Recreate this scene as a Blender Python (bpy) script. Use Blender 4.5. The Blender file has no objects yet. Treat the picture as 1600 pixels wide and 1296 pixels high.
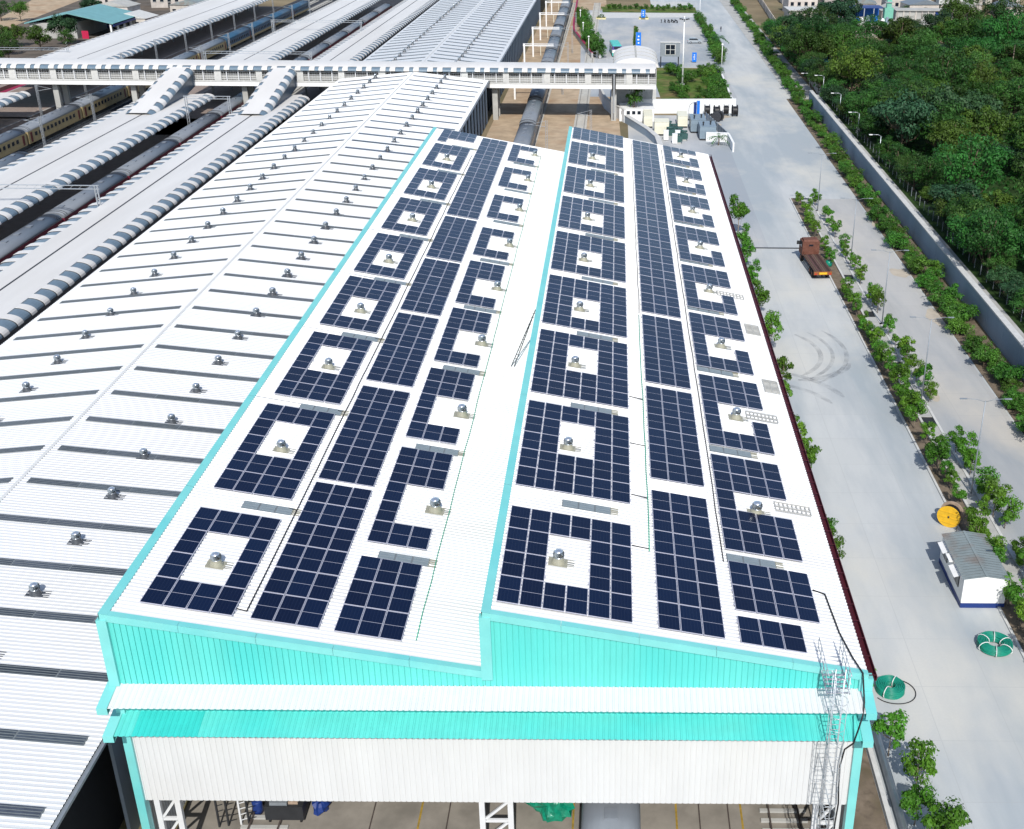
import bpy, math, random
from mathutils import Vector, Matrix
S = bpy.context.scene
COL = S.collection
R = math.radians
rnd = random.Random(7)

# ------------------------------------------------------------------ camera
cd = bpy.data.cameras.new('camera'); cam = bpy.data.objects.new('camera', cd); COL.objects.link(cam)
yaw, pitch, roll = .0031, .4290, .0088
cy_, sy_, cp_, sp_ = math.cos(yaw), math.sin(yaw), math.cos(pitch), math.sin(pitch)
fw = Vector((sy_*cp_, cy_*cp_, -sp_)); ri = Vector((cy_, -sy_, 0)); up = ri.cross(fw)
r2 = ri*math.cos(roll)+up*math.sin(roll); u2 = up*math.cos(roll)-ri*math.sin(roll)
cam.matrix_world = Matrix(((r2.x, u2.x, -fw.x, 25.02), (r2.y, u2.y, -fw.y, -45.82), (r2.z, u2.z, -fw.z, 33.62), (0, 0, 0, 1)))
cd.sensor_width = 36; cd.lens = 36*1778.7/1600
cd.shift_x = -(963.93-800)/1600; cd.shift_y = -(648-596.2)/1600
cd.clip_start = .5; cd.clip_end = 6000
S.camera = cam
# ------------------------------------------------------------------ light
EL, AZ = R(43), R(4)            # sun elevation; degrees to the right of straight behind the camera
w = bpy.data.worlds.new('World'); S.world = w; w.use_nodes = True
nt = w.node_tree
sky = nt.nodes.new('ShaderNodeTexSky'); sky.sky_type = 'NISHITA'; sky.sun_disc = False
sky.sun_elevation = EL; sky.sun_rotation = math.pi-AZ
bg = nt.nodes['Background']; bg.inputs['Strength'].default_value = .15
nt.links.new(sky.outputs[0], bg.inputs['Color'])
sd = bpy.data.lights.new('sun', 'SUN'); sd.energy = 4.3; sd.angle = R(.5); sd.color = (1, .965, .91)
sun = bpy.data.objects.new('sun', sd); COL.objects.link(sun)
sun.rotation_euler = Vector((-math.sin(AZ)*math.cos(EL), math.cos(AZ)*math.cos(EL), -math.sin(EL))).to_track_quat('-Z', 'Y').to_euler()
S.view_settings.view_transform = 'Standard'; S.view_settings.look = 'None'
S.view_settings.exposure = .06; S.view_settings.gamma = 1; S.view_settings.use_curve_mapping = False
S.render.engine = 'CYCLES'
S.cycles.max_bounces = 6; S.cycles.diffuse_bounces = 3; S.cycles.transparent_max_bounces = 6

G = -17.0                       # ground height; zero is the high edge of the near roof
# ------------------------------------------------------------------ materials
MATS = {}
def M(name, c, rough=.6, metal=0., var=.08, scale=1.5, spec=.4, stretch=(1, 1, 1), bump=0., dirt=None, dirt_amt=.5, dscale=.3, rand=0., transl=0.):
    if name in MATS: return MATS[name]
    m = bpy.data.materials.new(name); m.use_nodes = True; MATS[name] = m
    t = m.node_tree; N = t.nodes; L = t.links; b = N['Principled BSDF']
    b.inputs['Roughness'].default_value = rough; b.inputs['Metallic'].default_value = metal
    b.inputs['Specular IOR Level'].default_value = spec
    tc = N.new('ShaderNodeTexCoord'); mp = N.new('ShaderNodeMapping'); mp.inputs['Scale'].default_value = stretch
    L.new(tc.outputs['Object'], mp.inputs['Vector'])
    nz = N.new('ShaderNodeTexNoise'); nz.inputs['Scale'].default_value = scale; nz.inputs['Detail'].default_value = 5; nz.inputs['Roughness'].default_value = .62
    L.new(mp.outputs[0], nz.inputs['Vector'])
    cr = N.new('ShaderNodeValToRGB'); L.new(nz.outputs[0], cr.inputs[0])
    cr.color_ramp.elements[0].position = .3; cr.color_ramp.elements[1].position = .7
    cr.color_ramp.elements[0].color = [max(0, x*(1-var)) for x in c]+[1]
    cr.color_ramp.elements[1].color = [min(1, x*(1+var)) for x in c]+[1]
    out = cr.outputs[0]
    if dirt:
        n2 = N.new('ShaderNodeTexNoise'); n2.inputs['Scale'].default_value = dscale; n2.inputs['Detail'].default_value = 6
        L.new(mp.outputs[0], n2.inputs['Vector'])
        mr = N.new('ShaderNodeMapRange'); mr.inputs[1].default_value = .48; mr.inputs[2].default_value = .72; mr.inputs[4].default_value = dirt_amt
        L.new(n2.outputs[0], mr.inputs[0])
        mx = N.new('ShaderNodeMix'); mx.data_type = 'RGBA'; L.new(mr.outputs[0], mx.inputs[0]); L.new(out, mx.inputs[6])
        mx.inputs[7].default_value = list(dirt)+[1]; out = mx.outputs[2]
    if rand:
        oi = N.new('ShaderNodeObjectInfo'); hs = N.new('ShaderNodeHueSaturation')
        m1 = N.new('ShaderNodeMapRange'); m1.inputs[3].default_value = 1-rand; m1.inputs[4].default_value = 1+rand
        m2 = N.new('ShaderNodeMapRange'); m2.inputs[3].default_value = .5-rand*.07; m2.inputs[4].default_value = .5+rand*.05
        mu = N.new('ShaderNodeMath'); mu.operation = 'FRACT'; ms = N.new('ShaderNodeMath'); ms.operation = 'MULTIPLY'; ms.inputs[1].default_value = 7.31
        L.new(oi.outputs['Random'], m1.inputs[0]); L.new(oi.outputs['Random'], ms.inputs[0]); L.new(ms.outputs[0], mu.inputs[0]); L.new(mu.outputs[0], m2.inputs[0])
        L.new(m1.outputs[0], hs.inputs['Value']); L.new(m2.outputs[0], hs.inputs['Hue']); L.new(out, hs.inputs['Color']); out = hs.outputs[0]
    L.new(out, b.inputs['Base Color'])
    if bump:
        bp = N.new('ShaderNodeBump'); bp.inputs['Strength'].default_value = bump; bp.inputs['Distance'].default_value = .05
        L.new(nz.outputs[0], bp.inputs['Height']); L.new(bp.outputs[0], b.inputs['Normal'])
    if transl:
        tr = N.new('ShaderNodeBsdfTranslucent'); L.new(out, tr.inputs['Color'])
        ms_ = N.new('ShaderNodeMixShader'); ms_.inputs[0].default_value = transl
        L.new(b.outputs[0], ms_.inputs[1]); L.new(tr.outputs[0], ms_.inputs[2])
        L.new(ms_.outputs[0], N['Material Output'].inputs['Surface'])
    return m

roofw = M('white_roof_sheet', (.70, .705, .70), .42, 0, .03, .6, .4, (.18, 1, 1), dirt=(.57, .56, .52), dirt_amt=.55, dscale=.35)
shedw = M('white_shed_sheet', (.62, .63, .635), .45, 0, .04, .5, .4, (.2, 1, 1), dirt=(.58, .58, .56), dirt_amt=.4, dscale=.2)
ridgem = M('shed_ridge_sheet', (.59, .595, .58), .6, 0, .05, .5, .2)
canw = M('white_canopy_sheet', (.64, .625, .60), .5, 0, .05, .4, .3, (1, .15, 1), dirt=(.55, .52, .48), dirt_amt=.45, dscale=.12)
facew = M('white_wall_sheet', (.60, .61, .61), .45, 0, .04, .8, .4, (1, 1, .25), dirt=(.6, .6, .58), dirt_amt=.3, dscale=.25)
teal = M('teal_wall_sheet', (.105, .56, .51), .42, 0, .07, .9, .4, (1, 1, .2), dirt=(.03, .50, .48), dirt_amt=.5, dscale=.22)
teal2 = M('deep_teal_sheet', (.04, .505, .465), .42, 0, .06, .9)
tealt = M('teal_trim', (.185, .56, .54), .38, 0, .06, .7, .5, dirt=(.10, .50, .52), dirt_amt=.5, dscale=.3)
maroon = M('maroon_gutter', (.065, .008, .012), .4, 0, .1, 2)
darkvoid = M('painted_interior_shade', (.012, .014, .018), .9)
steelw = M('white_painted_steel', (.62, .63, .64), .45, .0, .05, 2)
galv = M('galvanised_steel', (.50, .53, .56), .38, .6, .08, 3)
greyst = M('grey_steel', (.26, .29, .32), .5, .3, .1, 2)
darkst = M('dark_steel', (.03, .032, .036), .55, .2, .15, 2)
alu = M('panel_frame_aluminium', (.56, .56, .64), .35, .3, .03, 2)
chrome = M('polished_vent_metal', (.80, .83, .86), .24, .85, .03, 2)
ventm = M('dull_vent_metal', (.42, .47, .50), .32, .8, .08, 4)
olive = M('yellowed_clear_sheet', (.30, .29, .22), .35, 0, .15, 3, .5)
olived = M('dark_clear_sheet', (.06, .066, .075), .3, 0, .2, 3, .5)
skyg = M('grey_skylight_sheet', (.20, .24, .26), .3, 0, .12, 2, .5, (1, 3, 1))
skyd = M('dark_skylight_sheet', (.055, .066, .085), .28, 0, .3, 1.4, .5, (1, 4, 1), rand=.35)
skyl = M('skylight_lap_strip', (.16, .18, .19), .4, 0, .15, 3)
edgeblue = M('blue_grey_edge_sheet', (.135, .19, .24), .35, 0, .12, 1.2, .5)
edgedark = M('slate_edge_sheet', (.07, .105, .145), .4, 0, .12, 1.2, .5)
blackc = M('black_cable', (.012, .012, .014), .5, 0, .1, 4)
greenc = M('green_conduit', (.02, .33, .20), .45, 0, .1, 4)
lattice = M('walkway_grating', (.47, .46, .42), .5, .2, .08, 4)
earth = M('tan_earth', (.40, .31, .215), .95, 0, .22, .35, .1, dirt=(.31, .19, .11), dirt_amt=.7, dscale=.12, bump=.3)
land = M('dry_land', (.20, .16, .10), .95, 0, .35, .05, .1, dirt=(.06, .075, .03), dirt_amt=.8, dscale=.03)
ballast = M('dark_ballast', (.045, .048, .055), .95, 0, .3, .9, .1, bump=.4)
soil = M('planting_soil', (.17, .135, .10), .95, 0, .35, 1.6, .1, dirt=(.05, .045, .02), dirt_amt=.6, dscale=.8)
sandm = M('washed_sand', (.44, .39, .32), .95, 0, .12, .8, .1)
yardm = M('grey_brown_yard', (.115, .10, .085), .95, 0, .3, .2, .1, dirt=(.20, .15, .11), dirt_amt=.5, dscale=.06)
floorm = M('hall_floor_concrete', (.24, .22, .19), .8, 0, .18, .6, .2, dirt=(.15, .14, .12), dirt_amt=.6, dscale=.5)
kerbm = M('pale_kerb_concrete', (.52, .52, .50), .8, 0, .12, 1.5)
wallw = M('white_render', (.74, .75, .75), .75, 0, .06, .5, .2, dirt=(.55, .56, .55), dirt_amt=.4, dscale=.35)
wallb = M('wall_shade_blue_grey', (.27, .335, .40), .75, 0, .1, .35, .2, (.5, .5, .2), dirt=(.22, .25, .28), dirt_amt=.5, dscale=.2)  # the shaded look of the wall faces is put into this blue-grey
concg = M('grey_concrete', (.40, .40, .38), .85, 0, .14, .6, .1, dirt=(.25, .24, .22), dirt_amt=.5, dscale=.3)
platm = M('platform_paving', (.27, .215, .185), .85, 0, .15, .8)
rust = M('rusty_cab_paint', (.14, .060, .042), .7, 0, .25, 3, .2, dirt=(.11, .04, .025), dirt_amt=.7, dscale=1.2)
rustd = M('rusty_deck_timber', (.115, .075, .062), .85, 0, .4, 3, .1, (6, 1, 1), rand=.5)
yellowp = M('yellow_paint', (.72, .42, .02), .5, 0, .12, 2)
orange = M('orange_paint', (.25, .09, .03), .5, 0, .12, 2)
rubber = M('black_rubber', (.015, .015, .016), .8, 0, .2, 5)
glassd = M('dark_window_glass', (.012, .018, .028), .08, 0, .1, 1, .6)
bluep = M('blue_paint', (.012, .035, .17), .45, 0, .1, 2)
signb = M('blue_sign_face', (.01, .16, .62), .4, 0, .06, 2)
whitep = M('white_paint', (.78, .78, .77), .5, 0, .05, 2)
cream = M('cream_paint', (.70, .68, .55), .5, 0, .06, 1)
rooft = M('weathered_tin_roof', (.23, .27, .27), .55, .1, .12, .8, .3, dirt=(.21, .13, .09), dirt_amt=.6, dscale=.55)
pipeg = M('green_pipe', (.008, .22, .15), .38, 0, .12, 3)
pipet = M('pale_strap', (.62, .66, .64), .5)
greent = M('green_plastic_wrap', (.005, .20, .12), .18, 0, .3, 3, .6, bump=.6)
bluet = M('blue_plastic_wrap', (.008, .02, .45), .2, 0, .3, 3, .6, bump=.6)
transf = M('transformer_green', (.035, .09, .085), .5, 0, .15, 2)
gensetg = M('generator_grey', (.20, .26, .31), .5, 0, .08, 1)
drumd = M('dark_drum_timber', (.05, .052, .06), .8, 0, .3, 3)
drumt = M('pale_drum_timber', (.36, .27, .20), .8, 0, .2, 3)
coachg = M('coach_roof_grey', (.20, .22, .245), .45, .2, .1, .8, .4, (1, .15, 1), dirt=(.22, .22, .23), dirt_amt=.5, dscale=.4)
coachs = M('coach_side_slate', (.16, .19, .22), .5, 0, .1, 1)
coachr = M('coach_side_maroon', (.13, .012, .03), .5, 0, .15, 1)
coachc = M('coach_side_cream', (.36, .28, .14), .5, 0, .12, 1)
coachm = M('coach_end_maroon', (.12, .02, .02), .6, 0, .15, 1)
coachb = M('coach_blue', (.03, .085, .15), .45, 0, .12, 1)
bust = M('bus_turquoise', (.06, .46, .40), .4, 0, .08, 1)
busp = M('bus_purple', (.09, .05, .26), .4, 0, .08, 1)
cars = M('car_silver', (.50, .54, .57), .25, .5, .03, 1)
pinkm = M('maroon_coping', (.28, .02, .07), .7, 0, .15, 1)
brickp = M('pale_town_wall', (.46, .42, .38), .85, 0, .18, .4, rand=.25)
bark = M('bark', (.10, .075, .05), .9, 0, .3, 4)
barkp = M('pale_bark', (.22, .18, .14), .9, 0, .25, 4)
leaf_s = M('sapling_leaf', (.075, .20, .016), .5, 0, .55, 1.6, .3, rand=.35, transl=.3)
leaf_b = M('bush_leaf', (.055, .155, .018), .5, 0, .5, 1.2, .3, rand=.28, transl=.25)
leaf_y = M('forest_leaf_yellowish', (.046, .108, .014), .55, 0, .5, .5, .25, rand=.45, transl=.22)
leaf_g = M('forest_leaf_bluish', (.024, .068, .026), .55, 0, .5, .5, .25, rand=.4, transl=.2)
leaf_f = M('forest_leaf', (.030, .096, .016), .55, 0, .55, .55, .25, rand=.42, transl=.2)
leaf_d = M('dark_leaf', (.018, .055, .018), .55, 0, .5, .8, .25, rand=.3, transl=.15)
palml = M('palm_leaf', (.03, .11, .02), .5, 0, .4, 1, .3, transl=.15)
grassm = M('rough_grass', (.075, .12, .025), .9, 0, .45, .6, .1, dirt=(.22, .15, .08), dirt_amt=.8, dscale=.16)
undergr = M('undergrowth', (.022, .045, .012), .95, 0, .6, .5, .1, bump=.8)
skin = M('skin', (.20, .11, .07), .6); cloth = M('dark_clothes', (.03, .035, .05), .8)
linew = M('worn_yellow_line', (.30, .20, .03), .8, 0, .35, 3)
railm = M('rail_steel', (.16, .13, .12), .4, .6, .2, 3)
tyrem = M('tyre_rubber_mark', (.17, .18, .20), .85, 0, .2, 2.5)
_t = tyrem.node_tree; _n = _t.nodes.new('ShaderNodeTexNoise'); _n.inputs['Scale'].default_value = .9; _n.inputs['Detail'].default_value = 7
_r = _t.nodes.new('ShaderNodeMapRange'); _r.inputs[1].default_value = .35; _r.inputs[2].default_value = .75; _r.inputs[3].default_value = .04; _r.inputs[4].default_value = .33
_c = _t.nodes.new('ShaderNodeTexCoord'); _t.links.new(_c.outputs['Object'], _n.inputs[0]); _t.links.new(_n.outputs[0], _r.inputs[0]); _t.links.new(_r.outputs[0], _t.nodes['Principled BSDF'].inputs['Alpha'])

def panel_glass():
    m = bpy.data.materials.new('solar_cell_glass'); m.use_nodes = True
    t = m.node_tree; N = t.nodes; L = t.links; b = N['Principled BSDF']
    tc = N.new('ShaderNodeTexCoord'); sx = N.new('ShaderNodeSeparateXYZ'); L.new(tc.outputs['Object'], sx.inputs[0])
    def stripes(o, k, wd):
        a = N.new('ShaderNodeMath'); a.operation = 'MULTIPLY'; a.inputs[1].default_value = k; L.new(o, a.inputs[0])
        f = N.new('ShaderNodeMath'); f.operation = 'FRACT'; L.new(a.outputs[0], f.inputs[0])
        l = N.new('ShaderNodeMath'); l.operation = 'LESS_THAN'; l.inputs[1].default_value = wd; L.new(f.outputs[0], l.inputs[0]); return l.outputs[0]
    s1 = stripes(sx.outputs[0], 1/.1765, .075); s2 = stripes(sx.outputs[1], 1/.0945, .05)
    ad = N.new('ShaderNodeMath'); ad.operation = 'MULTIPLY_ADD'; ad.inputs[1].default_value = .35; L.new(s2, ad.inputs[0]); L.new(s1, ad.inputs[2])
    nz = N.new('ShaderNodeTexNoise'); nz.inputs['Scale'].default_value = 2.2; L.new(tc.outputs['Object'], nz.inputs[0])
    oi = N.new('ShaderNodeObjectInfo')
    c1 = N.new('ShaderNodeMix'); c1.data_type = 'RGBA'; c1.inputs[6].default_value = (.0008, .0036, .022, 1); c1.inputs[7].default_value = (.0014, .0072, .033, 1)
    L.new(oi.outputs['Random'], c1.inputs[0])
    c2 = N.new('ShaderNodeMix'); c2.data_type = 'RGBA'; c2.inputs[7].default_value = (.05, .065, .10, 1)
    sc = N.new('ShaderNodeMath'); sc.operation = 'MULTIPLY'; sc.inputs[1].default_value = .22; L.new(ad.outputs[0], sc.inputs[0])
    L.new(sc.outputs[0], c2.inputs[0]); L.new(c1.outputs[2], c2.inputs[6]); L.new(c2.outputs[2], b.inputs['Base Color'])
    mr = N.new('ShaderNodeMapRange'); mr.inputs[3].default_value = .12; mr.inputs[4].default_value = .3; L.new(nz.outputs[0], mr.inputs[0]); L.new(mr.outputs[0], b.inputs['Roughness'])
    b.inputs['Specular IOR Level'].default_value = .42
    return m
pglass = panel_glass()

def concrete_mat(name, base, lanes=True):
    m = bpy.data.materials.new(name); m.use_nodes = True; MATS[name] = m
    t = m.node_tree; N = t.nodes; L = t.links; b = N['Principled BSDF']; b.inputs['Roughness'].default_value = .8; b.inputs['Specular IOR Level'].default_value = .25
    tc = N.new('ShaderNodeTexCoord')
    def noise(sc, stretch, det=6, rough=.6):
        mp = N.new('ShaderNodeMapping'); mp.inputs['Scale'].default_value = stretch; L.new(tc.outputs['Object'], mp.inputs[0])
        n = N.new('ShaderNodeTexNoise'); n.inputs['Scale'].default_value = sc; n.inputs['Detail'].default_value = det; n.inputs['Roughness'].default_value = rough
        L.new(mp.outputs[0], n.inputs[0]); return n.outputs[0]
    def mix(fac, a, col):
        x = N.new('ShaderNodeMix'); x.data_type = 'RGBA'; L.new(fac, x.inputs[0]); x.inputs[7].default_value = list(col)+[1]
        if isinstance(a, tuple): x.inputs[6].default_value = list(a)+[1]
        else: L.new(a, x.inputs[6])
        return x.outputs[2]
    def rng(o, a, b_, c, d):
        r = N.new('ShaderNodeMapRange'); r.inputs[1].default_value = a; r.inputs[2].default_value = b_; r.inputs[3].default_value = c; r.inputs[4].default_value = d; L.new(o, r.inputs[0]); return r.outputs[0]
    big = noise(.10, (1, .16, 1)); mid = noise(.5, (1, .22, 1)); fine = noise(6, (1, 1, 1), 4, .7); warm = noise(.055, (1, .6, 1), 5)
    o = mix(rng(big, .40, .57, 0, 1.0), base, (base[0]*.66, base[1]*.72, base[2]*.775))
    o = mix(rng(mid, .46, .72, 0, .5), o, (base[0]*.72, base[1]*.75, base[2]*.80))
    o = mix(rng(warm, .5, .66, 0, .8), o, (base[0]*1.16, base[1]*1.09, base[2]*.98))
    o = mix(rng(fine, .3, .8, 0, .22), o, tuple(x*.7 for x in base))
    br = N.new('ShaderNodeTexBrick'); br.offset = 0; br.inputs['Scale'].default_value = 1; br.inputs['Brick Width'].default_value = 4.6; br.inputs['Row Height'].default_value = 5.2
    br.inputs['Mortar Size'].default_value = .03; br.inputs['Mortar Smooth'].default_value = .3
    br.inputs['Color1'].default_value = (0, 0, 0, 1); br.inputs['Color2'].default_value = (.25, .25, .25, 1); br.inputs['Mortar'].default_value = (1, 1, 1, 1)
    L.new(tc.outputs['Object'], br.inputs['Vector'])
    bw = N.new('ShaderNodeRGBToBW'); L.new(br.outputs['Color'], bw.inputs[0])
    o = mix(rng(bw.outputs[0], 0, 1, 0, .5), o, tuple(x*.72 for x in base))
    L.new(o, b.inputs['Base Color'])
    return m
conc = concrete_mat('road_concrete', (.50, .515, .51))
conc2 = concrete_mat('old_road_concrete', (.45, .445, .43))
concl = concrete_mat('yard_concrete', (.45, .46, .465))

# ------------------------------------------------------------------ mesh helpers
class MB:
    def __init__(s): s.v = []; s.f = []; s.m = []; s.mats = []; s.sm = []
    def mi(s, m):
        if m not in s.mats: s.mats.append(m)
        return s.mats.index(m)
    def add(s, vs, fs, m, smooth=False):
        o = len(s.v); s.v += [tuple(v) for v in vs]; k = s.mi(m)
        for f in fs: s.f.append(tuple(i+o for i in f)); s.m.append(k); s.sm.append(smooth)
        return s
    def box(s, x0, x1, y0, y1, z0, z1, m):
        v = [(x, y, z) for z in (z0, z1) for y in (y0, y1) for x in (x0, x1)]
        return s.add(v, [(0, 2, 3, 1), (4, 5, 7, 6), (0, 1, 5, 4), (2, 6, 7, 3), (0, 4, 6, 2), (1, 3, 7, 5)], m)
    def quad(s, a, b, c, d, m): return s.add([a, b, c, d], [(0, 1, 2, 3)], m)
    def bar(s, p, q, w_, h, m):                 # rectangular bar from p to q
        p, q = Vector(p), Vector(q); d = (q-p).normalized()
        a = d.cross(Vector((0, 0, 1)));  a = a if a.length > .05 else Vector((1, 0, 0)); a.normalize(); b = a.cross(d).normalized()
        a = a*w_/2; b = b*h/2; vs = []
        for e in (p, q): vs += [e-a-b, e+a-b, e+a+b, e-a+b]
        return s.add(vs, [(0, 3, 2, 1), (4, 5, 6, 7), (0, 1, 5, 4), (1, 2, 6, 5), (2, 3, 7, 6), (3, 0, 4, 7)], m)
    def tube(s, pts, r, m, n=6, r1=None, cap=True):
        pts = [Vector(p) for p in pts]; vs = []; k = len(pts); prev = None
        for i, p in enumerate(pts):
            d = (pts[min(i+1, k-1)]-pts[max(i-1, 0)]).normalized()
            a = d.cross(Vector((0, 0, 1))) if prev is None else prev-d*prev.dot(d)
            if a.length < .05: a = d.cross(Vector((1, 0, 0)))
            a.normalize(); prev = a; b = d.cross(a)
            rr = r if r1 is None else r+(r1-r)*i/(k-1)
            vs += [p+(a*math.cos(t)+b*math.sin(t))*rr for t in [2*math.pi*j/n for j in range(n)]]
        fs = [(i*n+j, i*n+(j+1) % n, (i+1)*n+(j+1) % n, (i+1)*n+j) for i in range(k-1) for j in range(n)]
        if cap: fs += [tuple(range(n-1, -1, -1)), tuple(range((k-1)*n, k*n))]
        return s.add(vs, fs, m, True)
    def lathe(s, prof, m, n=14, c=(0, 0, 0), smooth=True):
        vs = [(c[0]+r*math.cos(2*math.pi*j/n), c[1]+r*math.sin(2*math.pi*j/n), c[2]+z) for r, z in prof for j in range(n)]
        fs = [(i*n+j, i*n+(j+1) % n, (i+1)*n+(j+1) % n, (i+1)*n+j) for i in range(len(prof)-1) for j in range(n)]
        return s.add(vs, fs, m, smooth)
    def prism(s, poly, axis, a, b, m, smooth=False):      # 2-D outline swept along an axis
        def P(u, v, t): return {'x': (t, u, v), 'y': (u, t, v), 'z': (u, v, t)}[axis]
        n = len(poly); vs = [P(u, v, a) for u, v in poly]+[P(u, v, b) for u, v in poly]
        s.add(vs, [(i, (i+1) % n, n+(i+1) % n, n+i) for i in range(n)], m, smooth)
        o = len(s.v)-2*n; k = s.mi(m)
        s.f += [tuple(o+i for i in range(n-1, -1, -1)), tuple(o+n+i for i in range(n))]; s.m += [k, k]; s.sm += [False, False]
        return s
    def mesh(s, name, o=(0, 0, 0)):
        me = bpy.data.meshes.new(name)
        me.from_pydata([(v[0]-o[0], v[1]-o[1], v[2]-o[2]) for v in s.v], [], s.f)
        for m in s.mats: me.materials.append(m)
        me.polygons.foreach_set('material_index', s.m); me.polygons.foreach_set('use_smooth', s.sm); me.update()
        return me
    def build(s, name, parent=None, o=None):
        if o is None: o = tuple(parent['org']) if parent is not None and 'org' in parent else (0, 0, 0)
        return link(name, s.mesh(name, o), parent)
def link(name, me, parent=None, loc=(0, 0, 0), rot=None):
    ob = bpy.data.objects.new(name, me); COL.objects.link(ob); ob.location = loc
    if rot: ob.rotation_euler = rot
    if parent is not None: ob.parent = parent
    return ob
def thing(name, label, cat, loc=(0, 0, 0), rot=(0, 0, 0), group=None, world=False):
    o = bpy.data.objects.new(name, None); COL.objects.link(o); o.location = loc; o.rotation_euler = rot; o.empty_display_size = .3
    o['label'] = label; o['category'] = cat
    if group: o['group'] = group
    if world: o['org'] = loc                       # parts of this thing are modelled in scene coordinates
    return o
def tag(o, label, cat, group=None):
    o['label'] = label; o['category'] = cat
    if group: o['group'] = group
    return o
def struct(mb, name):
    o = mb.build(name); o['kind'] = 'structure'; return o
def stuff(o): o['kind'] = 'stuff'; return o
def dup(root, loc, rot=None, scale=None, label=None):
    r = root.copy(); COL.objects.link(r); r.location = loc
    if rot is not None: r.rotation_euler = rot
    if scale is not None: r.scale = scale if isinstance(scale, tuple) else (scale,)*3
    if label: r['label'] = label
    def rec(a, b):
        for ch in a.children:
            c = ch.copy(); COL.objects.link(c); c.parent = b; rec(ch, c)
    rec(root, r); return r
ORD = ['nearest', 'second', 'third', 'fourth', 'fifth', 'sixth', 'seventh', 'eighth', 'ninth', 'tenth', 'eleventh', 'twelfth', 'thirteenth', 'fourteenth', 'fifteenth', 'sixteenth', 'seventeenth', 'eighteenth', 'nineteenth', 'twentieth']
TENS = {20: 'twenty', 30: 'thirty', 40: 'forty', 50: 'fifty', 60: 'sixty', 70: 'seventy', 80: 'eighty', 90: 'ninety', 100: 'hundred', 110: 'hundred-and-ten', 120: 'hundred-and-twenty', 130: 'hundred-and-thirty', 140: 'hundred-and-forty', 150: 'hundred-and-fifty', 160: 'hundred-and-sixty', 170: 'hundred-and-seventy'}
def nth(i):
    if i < 20: return 'nearest' if i == 0 else ORD[i]
    n = i+1; t = n//10*10
    return (TENS[t][:-1]+'ieth' if TENS[t][-1] == 'y' else TENS[t]+'th') if n % 10 == 0 else TENS[t]+'-'+['', 'first', 'second', 'third', 'fourth', 'fifth', 'sixth', 'seventh', 'eighth', 'ninth'][n-t]
def fro(i): return 'nearest the front' if i == 0 else nth(i)+' from the front'
def corrugated(mb, origin, run, across, L, Wd, n, m, pitch=.3, h=.032, flip=False):
    """ribbed sheet: ribs run along `run` (length L) and repeat along `across` (width Wd); n = outward normal"""
    o, a, c, n = Vector(origin), Vector(run), Vector(across), Vector(n)
    prof = []; x = 0
    while x < Wd-1e-6:
        for d, z in ((0, 0), (pitch*.55, 0), (pitch*.68, h), (pitch*.87, h)):
            if x+d <= Wd: prof.append((x+d, z))
        x += pitch
    prof.append((Wd, 0)); vs = []
    for d, z in prof: p = o+c*d+n*z; vs += [p, p+a*L]
    fs = [(2*i, 2*i+1, 2*i+3, 2*i+2) for i in range(len(prof)-1)]
    if flip: fs = [f[::-1] for f in fs]
    return mb.add(vs, fs, m)
# ------------------------------------------------------------------ ground, tracks bed, roads
g = MB(); g.quad((-1500, -300, G), (1500, -300, G), (1500, 3500, G), (-1500, 3500, G), land); struct(g, 'ground')
g = MB(); g.quad((38.4, -90, G+.004), (66.2, -90, G+.004), (66.2, 470, G+.004), (38.4, 470, G+.004), conc); struct(g, 'road')
g = MB(); g.quad((57.4, -90, G+.008), (64.9, -90, G+.008), (64.9, 138, G+.008), (57.4, 138, G+.008), conc2); struct(g, 'side_road')
g = MB(); g.quad((16.5, 226, G+.006), (53.6, 226, G+.006), (53.6, 396, G+.006), (12, 396, G+.006), concl); struct(g, 'station_forecourt')
g = MB(); g.quad((-1, 111.6, G+.004), (27.6, 111.6, G+.004), (20, 470, G+.004), (-1, 470, G+.004), earth); struct(g, 'trackside_earth')
g = MB(); g.quad((-100, -90, G+.004), (-34.6, -90, G+.004), (-34.6, 470, G+.004), (-100, 470, G+.004), ballast); struct(g, 'track_bed')
g = MB(); g.quad((0.2, -60, G+.012), (37.7, -60, G+.012), (37.7, 111.4, G+.012), (.2, 111.4, G+.012), floorm); struct(g, 'hall_floor')
g = MB(); g.quad((27.6, 111.6, G+.010), (47.2, 111.6, G+.010), (47.2, 205, G+.010), (27.6, 205, G+.010), concl); struct(g, 'yard_paving')
g = MB(); g.quad((-178, 330, G+.005), (-170, 330, G+.005), (-190, 470, G+.005), (-215, 470, G+.005), earth); struct(g, 'orange_earth')
g = MB(); g.quad((-240, 150, G+.003), (-116, 150, G+.003), (-116, 480, G+.003), (-300, 480, G+.003), yardm); struct(g, 'station_yard')
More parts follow.
